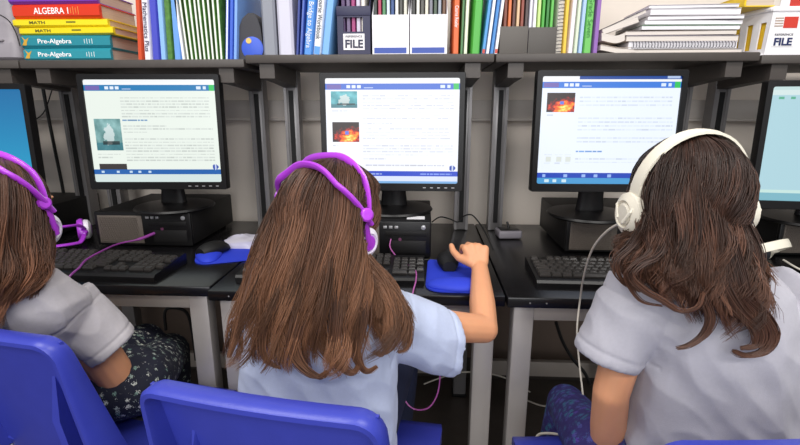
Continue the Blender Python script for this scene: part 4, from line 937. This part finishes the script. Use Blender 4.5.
def right_girl():
    t = thing('person', 'girl on the right with wavy dark hair and cream headphones, light grey tee', 'person', (.42, .75, .44))
    hc = at(685, 201, .80); M = frame(math.radians(8), math.radians(-4)); b, s, p, sh = MB(), MB(), MB(), MB()
    head(b, hc, M); neck = at(698, 248, .765); SL, SR = at(636, 304, .755), at(768, 310, .78); pel = Vector((.425, .79, .545)); chest = at(705, 330, .755)
    torso_body(b, pel, chest, SL, SR, neck, hc)
    EL = at(611, 392, .735); WL = at(604, 470, .80); b.cap(SL, .036, EL, .030); b.cap(EL, .030, Vector(EL).lerp(Vector(WL), .4), .031); b.cap(Vector(EL).lerp(Vector(WL), .4), .031, WL, .024); hand(b, WL, (.1, .9, -.55), (-.6, .3, .6), -1, (.3, .4, .3), .86)
    ER = at(835, 350, .86); WR = Vector((.70, 1.12, .775)); b.cap(SR, .039, ER, .031); b.cap(ER, .031, WR, .022); hand(b, WR, (-.1, 1, -.05), (0, .1, 1), 1, (.3, .4, .3), .86)
    legs(b, p, [(.345, .80, .525), (.50, .80, .525)], [at(566, 403, 1.06), (.53, 1.10, .53)], [(.305, 1.03, .12), (.53, 1.06, .12)], [(.30, 1.16, .05), (.53, 1.19, .05)], sh, .056, False)
    p.ell(pel+Vector((0, 0, -.01)), (.132, .10, .085))
    link('body', remeshed(b, 'body', .0032, M_SKIN, 5), t, True); eyes(t, hc, M)
    SEAMS.clear(); s.loft([px_ring(622, 800, 490, .76, .095), px_ring(622, 796, 440, .755, .095), px_ring(632, 789, 395, .755, .094), px_ring(637, 786, 350, .755, .09), px_ring(634, 786, 315, .757, .085), px_ring(634, 782, 288, .76, .072), px_ring(650, 762, 266, .765, .06), px_ring(672, 730, 250, .77, .05, sq=2), px_ring(678, 722, 243, .77, .044, sq=2)])
    sleeve(s, at(644, 292, .755), at(606, 357, .738), (-.32, -.05, -1), (.064, .062), .052, .049, (1, 0, 0))
    sleeve(s, at(772, 302, .765), at(822, 335, .81), (.8, .35, -.4), (.060, .058), .056, .05, (0, 0, 1))
    link('shirt', remeshed(s, 'shirt', .0034, M_SHIRT, 6, folds(7.7, .005, seams=list(SEAMS))), t, True)
    link('leggings', remeshed(p, 'leggings', .006, M_SCALE, 4), t, True); link('shoes', remeshed(sh, 'shoes', .006, M_SHOE, 4), t, True)
    A = lambda *q: [at(*v) for v in q]
    G = [A((672, 140, .84), (650, 160, .865), (641, 190, .86), (634, 220, .80), (618, 246, .735), (618, 272, .69), (640, 290, .672)),
         A((677, 138, .82), (657, 160, .81), (649, 196, .785), (642, 232, .73), (640, 260, .69), (650, 288, .668), (668, 308, .662)),
         A((684, 137, .81), (670, 160, .75), (664, 198, .715), (662, 238, .69), (668, 272, .668), (688, 303, .655), (684, 340, .65)),
         A((690, 136, .80), (685, 160, .735), (682, 200, .70), (682, 244, .68), (690, 280, .66), (710, 310, .65), (694, 345, .648)),
         A((695, 136, .80), (700, 160, .735), (701, 200, .70), (703, 245, .68), (712, 284, .66), (728, 318, .65), (742, 350, .648)),
         A((700, 136, .80), (716, 162, .745), (720, 200, .71), (722, 245, .685), (730, 284, .665), (750, 318, .652), (740, 354, .65)),
         A((706, 137, .82), (731, 165, .78), (737, 200, .745), (740, 242, .70), (748, 280, .67), (764, 316, .66), (752, 352, .655)),
         A((711, 139, .84), (742, 168, .84), (747, 200, .82), (750, 236, .77), (757, 268, .715), (765, 305, .68), (768, 340, .668))]
    for q in G:
        for v in q[:3]: v[0] -= .012
    me = hair_mesh(G, at(694, 240, .82), 110, 34, '2f1d17', '5e3f30', wave=.017, freq=2.2, seed=11, scalp=(Vector(hc)+M @ Vector((0, -.004, .018)), M, (.075, .093, .087)), shell_to=.60, curl=.008, tail=(.66, .92),
        extra=[(A((646, 225, .735), (632, 246, .70), (619, 258, .688), (616, 270, .684), (624, 283, .682), (640, 291, .676)), 26, .0035), (A((668, 235, .70), (660, 256, .668), (641, 266, .662), (633, 278, .66), (645, 291, .654), (663, 301, .65), (682, 312, .645), (699, 307, .643), (704, 293, .643)), 34, .0035),
               (A((640, 230, .73), (650, 250, .685), (636, 262, .678), (626, 276, .676), (640, 300, .668), (662, 306, .66)), 16, .0025), (A((684, 245, .685), (694, 275, .66), (705, 300, .647), (711, 320, .643), (703, 336, .643), (690, 345, .643), (678, 348, .643)), 60, .005),
               (A((728, 240, .69), (738, 275, .66), (746, 300, .65), (764, 318, .645), (773, 336, .643), (764, 352, .643), (746, 356, .643), (734, 351, .643)), 90, .007), (A((744, 225, .74), (757, 252, .70), (759, 272, .68), (752, 288, .668), (738, 300, .66), (732, 312, .655)), 40, .005),
               (A((715, 245, .685), (722, 280, .658), (738, 310, .645), (757, 330, .642), (757, 345, .642), (742, 348, .642)), 70, .007)])
    ho = link('hair', me, t, True); return hc, M, ho
HC2, HM2, HO2 = right_girl()
def left_girl():
    a3 = lambda x, y, Y: at(x, y, Y+.05)
    t = thing('person', 'girl at the left edge with purple headphones, grey tee and dark floral leggings', 'person', (-.74, .97, .44))
    hc = a3(-1, 213, .80); M = frame(math.radians(-3), math.radians(-5)); b, s, p, sh = MB(), MB(), MB(), MB()
    head(b, hc, M, 1.0); neck = a3(10, 268, .80); SR, SL = a3(72, 315, .82), a3(-44, 322, .81); pel = Vector((-.73, .965, .545)); chest = a3(16, 335, .83)
    torso_body(b, pel, chest, SL, SR, neck, hc)
    ER = a3(115, 375, .87); WR = a3(50, 372, 1.05); b.cap(SR, .042, ER, .040); b.cap(ER, .039, Vector(ER).lerp(Vector(WR), .4), .033); b.cap(Vector(ER).lerp(Vector(WR), .4), .032, WR, .022); hand(b, WR, (-.8, .5, -.2), (0, -.2, 1), 1, (.3, .4, .3), .84)
    EL = a3(-78, 384, .88); WL = a3(-40, 372, 1.03); b.cap(SL, .039, EL, .031); b.cap(EL, .031, WL, .022); hand(b, WL, (.8, .5, -.2), (0, -.2, 1), -1, (.3, .4, .3), .84)
    KR = a3(170, 352, 1.19); legs(b, p, [(-.795, .965, .535), (-.67, .965, .535)], [(-.80, 1.20, .51), KR], [(-.80, 1.18, .12), (KR[0], 1.23, .12)], [(-.80, 1.30, .05), (KR[0], 1.36, .05)], sh, .067)
    p.ell(pel+Vector((0, 0, -.01)), (.135, .10, .085))
    link('body', remeshed(b, 'body', .0032, M_SKIN, 5), t, True); eyes(t, hc, M)
    SEAMS.clear(); s.loft([px_ring(-44, 112, 440, .965, .092), px_ring(-50, 100, 395, .94, .092), px_ring(-56, 92, 350, .895, .088), px_ring(-58, 88, 318, .845, .083), px_ring(-52, 80, 300, .82, .07), px_ring(-38, 62, 283, .805, .058), px_ring(-14, 36, 268, .80, .048, sq=2), px_ring(-10, 31, 262, .80, .044, sq=2)])
    sleeve(s, a3(66, 306, .82), a3(113, 346, .845), (.45, .2, -.75), (.064, .062), .054, .054, (1, 0, .6))
    sleeve(s, a3(-44, 312, .81), a3(-76, 354, .84), (-.4, .2, -.9), (.060, .058), .054, .05, (1, 0, 0))
    link('shirt', remeshed(s, 'shirt', .0034, mat('shirt_cotton_grey', 'b2adb0', .9, var=.06, vscale=160, bump=.25, bscale=700, sheen=.15), 6, folds(1.4, seams=list(SEAMS))), t, True)
    link('leggings', remeshed(p, 'leggings', .005, M_FLORAL, 4), t, True); link('shoes', remeshed(sh, 'shoes', .006, M_SHOE, 4), t, True)
    A = lambda *q: [a3(*v) for v in q]
    G = [A((-12, 160, .83), (-45, 175, .85), (-62, 210, .85), (-66, 245, .81), (-66, 275, .77), (-60, 310, .75), (-54, 330, .74)),
         A((-8, 159, .81), (-30, 172, .77), (-42, 210, .73), (-44, 250, .71), (-44, 280, .70), (-42, 312, .695), (-38, 335, .69)),
         A((-3, 158, .80), (-10, 172, .735), (-14, 210, .70), (-15, 250, .69), (-14, 280, .68), (-14, 310, .68), (-10, 335, .68)),
         A((2, 158, .80), (10, 172, .735), (14, 210, .70), (14, 248, .69), (12, 275, .68), (8, 296, .68), (2, 312, .68)),
         A((6, 159, .81), (26, 172, .765), (34, 206, .735), (36, 245, .71), (32, 272, .70), (22, 290, .69), (16, 302, .69)),
         A((9, 160, .82), (36, 176, .81), (47, 205, .79), (51, 238, .755), (47, 266, .73), (34, 285, .71), (22, 300, .70)),
         A((11, 161, .83), (42, 180, .84), (54, 208, .83), (58, 238, .79), (52, 262, .75), (38, 284, .725), (27, 298, .71))]
    for q in G[3:]:
        for v in q[1:4]: v[0] -= .012
    me = hair_mesh(G, a3(0, 250, .84), 100, 30, '4a2f22', '6e4934', wave=.008, freq=1.8, seed=21, scalp=(Vector(hc)+M @ Vector((0, -.004, .018)), M, (.075, .093, .087)), shell_to=.80, curl=.005, extra=[(A((48, 235, .80), (50, 262, .77), (41, 282, .75), (30, 296, .742), (20, 300, .738), (15, 294, .736)), 45, .005), (A((30, 240, .76), (32, 270, .745), (22, 290, .735), (8, 302, .73), (0, 296, .73)), 40, .005)])
    ho = link('hair', me, t, True); return hc, M, ho
HC3, HM3, HO3 = left_girl()

# ------------------------------------------------------------------ headphones
def headphones(label, hc, M, m_band, m_cup, R=.098, double=True, top=.104, ear=-.02, band_w=.010, cup_r=.034, group='headphones', ydepth=0, tilt=0, hair=None):
    c = Vector(hc); t = thing('headphones', label, 'headphones', c, 0, group); t.rotation_euler = (M @ Matrix.Rotation(math.radians(tilt), 3, 'X')).to_euler()
    Mh = M @ Matrix.Rotation(math.radians(tilt), 3, 'X'); tree = None
    if hair:
        from mathutils.bvhtree import BVHTree
        off = hair.parent.location; tree = BVHTree.FromPolygons([v.co+off for v in hair.data.vertices], [tuple(q.vertices) for q in hair.data.polygons])
    def out_of_hair(P, gap=.003):
        if not tree: return P
        ks = []
        for q in P:
            v = Vector(q); d = (Mh @ v).normalized(); h = tree.ray_cast(c+d*.2, -d, .2)[0]
            ks.append(min(1.55, max(1.0, ((h-c).length+gap)/v.length)) if h else 1.0)
        ks = [max(ks[max(0, i-1):i+2]) for i in range(len(ks))]
        for _ in range(5): ks = [sum(ks[max(0, i-1):i+2])/len(ks[max(0, i-1):i+2]) for i in range(len(ks))]
        return [tuple(Vector(q)*k) for q, k in zip(P, ks)]
    def arc(y, a0=-8, a1=188, n=26): return [(R*math.cos(math.radians(a))*(1 if abs(a-90) < 70 else 1.0), y+ydepth, ear+.02+(top-ear-.02)*math.sin(math.radians(a))) for a in np.linspace(a0, a1, n)]
    if double:
        for y in (-.038, .020):
            yy = lambda a: y*max(.0, math.sin(a))**.35
            pts = []
            for a in np.linspace(-.05, PI+.05, 30): pts.append((R*math.cos(a), ydepth+y*max(0.0, min(1, math.sin(a)*1.5+.10)), ear+.03+(top-ear-.03)*max(-.05, math.sin(a))))
            pts = out_of_hair(pts); b = MB(); b.tube(pts, band_w*.72, 10, flat=.62, upv=(0, 0, 1)); b.build('headband', m_band, t)
    else:
        b = MB(); b.loft([[(q[0]*k, q[1]+dy, (q[2]-ear)*k+ear) for k, dy in ((1.0, -.013), (1.035, -.012), (1.045, 0), (1.035, .012), (1.0, .013), (.985, 0))] for q in out_of_hair(arc(0), .004)]); b.build('headband', m_band, t)
    for s in (-1, 1):
        if double:
            px_ = out_of_hair([(s*(R-.002), ydepth-.010, ear+.040)]*3, .007)[1]; yk = out_of_hair([(s*R, ydepth-.004, ear+.03), (s*(R+.002), ydepth-.004, ear+.01), (s*(R+.001), ydepth-.002, ear-.012)], .0)
            b = MB(); b.lathe([(.0105, -.010), (.012, 0), (.012, .007), (.009, .010), (.0045, .0105), (0, .010)], px_, (s, -.5, .3), 24); b.build('pivot', m_band, t)
            b = MB(); b.tube(yk, [.008, .0075, .007], 10); b.build('yoke', m_band, t)
        else:
            MB().box((s*(R+.002)-.005, ydepth-.015, ear+.014), (s*(R+.002)+.007, ydepth+.015, ear+.040), .004).build('slider', m_band, t)
            b = MB(); b.tube([(s*(R+.004), ydepth-.014, ear+.02), (s*(R+.020), ydepth-.022, ear-.002), (s*(R+.024), ydepth-.012, ear-.022)], .0028, 8); b.tube([(s*(R+.004), ydepth+.014, ear+.02), (s*(R+.018), ydepth+.022, ear-.002), (s*(R+.020), ydepth+.01, ear-.022)], .0028, 8); b.build('yoke', m_band, t)
        b = MB(); o = R-.018
        b.lathe([(cup_r*.72, -.004), (cup_r, -.002), (cup_r*1.14, .006), (cup_r*1.12, .014), (cup_r*.9, .018)], (s*o, ydepth, ear-.012), (s, 0, 0), 30); b.build('cushion', M_CUSH if not double else m_band, t)
        b = MB(); b.lathe([(cup_r*.95, .0165), (cup_r*1.0, .020), (cup_r*.95, .030), (cup_r*.70, .036), (cup_r*.62, .037), (cup_r*.55, .033), (0, .033)], (s*o, ydepth, ear-.012), (s, 0, 0), 30); cu_ = b.build('cup', m_cup, t)
        b = MB(); b.lathe([(cup_r*.5, .031), (cup_r*.5, .0355), (cup_r*.42, .038), (0, .0385)], (s*o, ydepth, ear-.012), (s, 0, 0), 24); b.build('cap', m_band, cu_)
    return t
headphones('purple double-band headphones worn by the girl in the middle', HC1, HM1, M_PURP, M_LILAC, R=.084, top=.112, tilt=13, cup_r=.029, hair=HO1)
headphones('purple headphones with white cups worn by the girl at the left edge', HC3, HM3, M_PURP, M_LILAC, R=.086, top=.112, tilt=13, cup_r=.031, hair=HO3)
headphones('large cream headphones worn by the girl on the right', HC2, HM2, M_CREAM, M_CREAM, R=.092, double=False, top=.110, cup_r=.037, tilt=11, ear=-.006, ydepth=-.008, hair=HO2)
# a headset lying by the left computer
M_lie = Matrix.Rotation(math.radians(35), 3, 'Z') @ Matrix.Rotation(math.radians(80), 3, 'X')
headphones('purple and white headphones lying on the left desk beside the black computer', (-1.205, 1.44, DZ+.05), M_lie, M_PURP, M_LILAC, R=.075, top=.10, cup_r=.034)
headphones('cream headphones lying on the right desk behind the right girl', (.985, 1.385, DZ+.036), Matrix.Rotation(math.radians(25), 3, 'Z') @ Matrix.Rotation(math.radians(58), 3, 'X'), M_CREAM, M_CREAM, R=.07, double=False, top=.085, cup_r=.03)

# ------------------------------------------------------------------ small things and cables
t = thing('usb_hub', 'small grey rounded box with a cord, behind the keyboard left of the cream headphones', 'usb box', atz(508, 237, DZ), .1)
MB().box((-.042, -.034, .001), (.042, .034, .030), .008, seg=3).build('body', mat('hub_grey', '8f8a92', .4), t)
MB().box((-.034, -.026, .0295), (.034, .026, .032), .001).build('lid', M_BLK, t)
MB().tube([(0, .0, .031), (0, .004, .042), (-.004, .01, .054)], .004, 8).build('plug', M_BLK, t)
M_BAG = mat('clear_plastic_bag', 'e8e4f0', .18, alpha=.55)
b = MB(); c = atz(246, 245, DZ); n = 14; rings = []
for k in range(n+1):
    y = -.06+.12*k/n; rr_ = []
    for i in range(n+1):
        x = -.075+.15*i/n; e = max(0, 1-(x/.075)**2)*max(0, 1-(y/.06)**2); rr_.append((c[0]+x+.35*y, c[1]+y, DZ+.006+.028*e**.6*(1+.7*noise.noise(Vector((x*40, y*40, 1))))))
    rings.append(rr_+[(q[0], q[1], DZ+.0045) for q in reversed(rr_)])
b.loft(rings); tag(b.build('plastic_bag', M_BAG, None, world=True), 'clear crumpled plastic bag on the desk behind the dark mouse', 'bag')
def pts(*a): return [at(*q) for q in a]
cable('headphone_cable', pts((157, 232, 1.470), (140, 239, 1.42), (118, 244, 1.36))+[atz(100, 252, .768), atz(86, 260, .768), atz(79, 268, .768), atz(70, 276, .762)]+pts((50, 300, 1.03), (30, 330, .97)), [.005]*6+[.0028]*34, M_PURPD, 'purple cord running from the left computer over the keyboard', group='headphone cords')
cable('headphone_cable', pts((391, 239, 1.370), (390, 247, 1.355), (396, 256, 1.31), (404, 263, 1.26), (415, 270, 1.20), (416, 280, 1.13), (413, 292, 1.08), (408, 320, 1.05), (404, 360, 1.03), (402, 392, 1.02), (412, 408, 1.01), (428, 408, 1.0), (438, 392, 1.0), (440, 365, 1.0), (436, 345, 1.0)), .0019, mat('pink_cable', 'b05aa0', .4), 'pink-purple cord from the middle computer looping below the desk edge', group='headphone cords', T=70)
cable('headphone_cable', pts((622, 222, .80), (606, 232, .85), (592, 250, .92), (584, 275, 1.0), (580, 300, 1.06), (577, 330, 1.05), (579, 360, 1.04), (583, 395, 1.0)), .0022, M_CORDW, 'thin cream cord hanging from the cream headphones', group='headphone cords')
cable('headphone_cable', [(1.05, 1.36, DZ+.02), (1.07, 1.30, DZ+.006), (1.14, 1.27, DZ+.005), (1.25, 1.33, DZ+.005), (1.4, 1.36, DZ+.005)], .0028, M_CORDW, 'cream cord trailing right from the lying cream headphones', group='headphone cords')
cable('mouse_cable', [(.088, 1.32, DZ+.02), (.07, 1.345, DZ+.010), (.02, 1.36, DZ+.004), (-.03, 1.352, DZ+.004), (-.06, 1.345, DZ+.004)], .0022, M_CORD, 'black mouse cord lying beside the middle computer')
cable('desk_cable', pts((432, 222, 1.78), (440, 217, 1.75), (450, 219, 1.72), (458, 222, 1.70), (464, 216, 1.70), (472, 215, 1.66), (480, 224, 1.55), (487, 236, 1.44), (493, 250, 1.38)), .0024, M_CORD, 'black cord looping on the desk beside the middle computer')
cable('wall_cable', pts((43, 88, 1.80), (47, 110, 1.80), (55, 150, 1.80), (63, 190, 1.80), (66, 215, 1.80)), .006, M_CORD, 'thick black cord hanging down the wall left of the article screen')
cable('wall_cable', pts((52, 90, 1.84), (44, 112, 1.84), (32, 122, 1.84), (26, 128, 1.84)), .0022, M_CORD, 'thin black cord curving on the wall behind the blue screen')
cable('power_cable', pts((556, 322, 1.6), (562, 340, 1.6), (572, 358, 1.6), (584, 372, 1.6), (590, 384, 1.6)), .006, M_CORD, 'black power cord hanging under the right desk')
cable('power_cable', pts((166, 330, 1.7), (165, 312, 1.7), (172, 308, 1.7), (186, 312, 1.7), (192, 330, 1.7), (196, 360, 1.7)), .006, M_CORD, 'black power cord looping under the left desk')
cable('floor_cable', pts((424, 384, 1.6), (440, 378, 1.6), (462, 372, 1.6), (500, 376, 1.62), (530, 392, 1.65)), .003, M_CORDW, 'pale cord running along the wall below the right desk', group='pale cords under the desks')
cable('floor_cable', pts((526, 400, 1.55), (545, 406, 1.5), (560, 400, 1.5), (575, 396, 1.5)), .003, M_CORDW, "pale cord lying behind the right girl's knee", group='pale cords under the desks')
cable('floor_cable', pts((535, 440, 1.0), (540, 434, 1.0), (556, 434, .98), (580, 440, .93), (600, 446, .92)), .003, M_CORDW, "pale cord beside the right girl's knee")
for k, (px, py) in enumerate(((603, 378), (618, 378))):
    q = thing('power_adapter', ('black plug block hanging left under the right desk', 'black plug block hanging right under the right desk')[k], 'plug', at(px, py+8, 1.66), 0, 'plug blocks under the right desk')
    MB().box((-.022, -.02, 0), (.022, .02, .09), .005).build('body', M_BLK, q); MB().tube([(0, 0, .088), (0, 0, .16), (-.01, .01, .22)], .005, 8).build('cord', M_CORD, q)
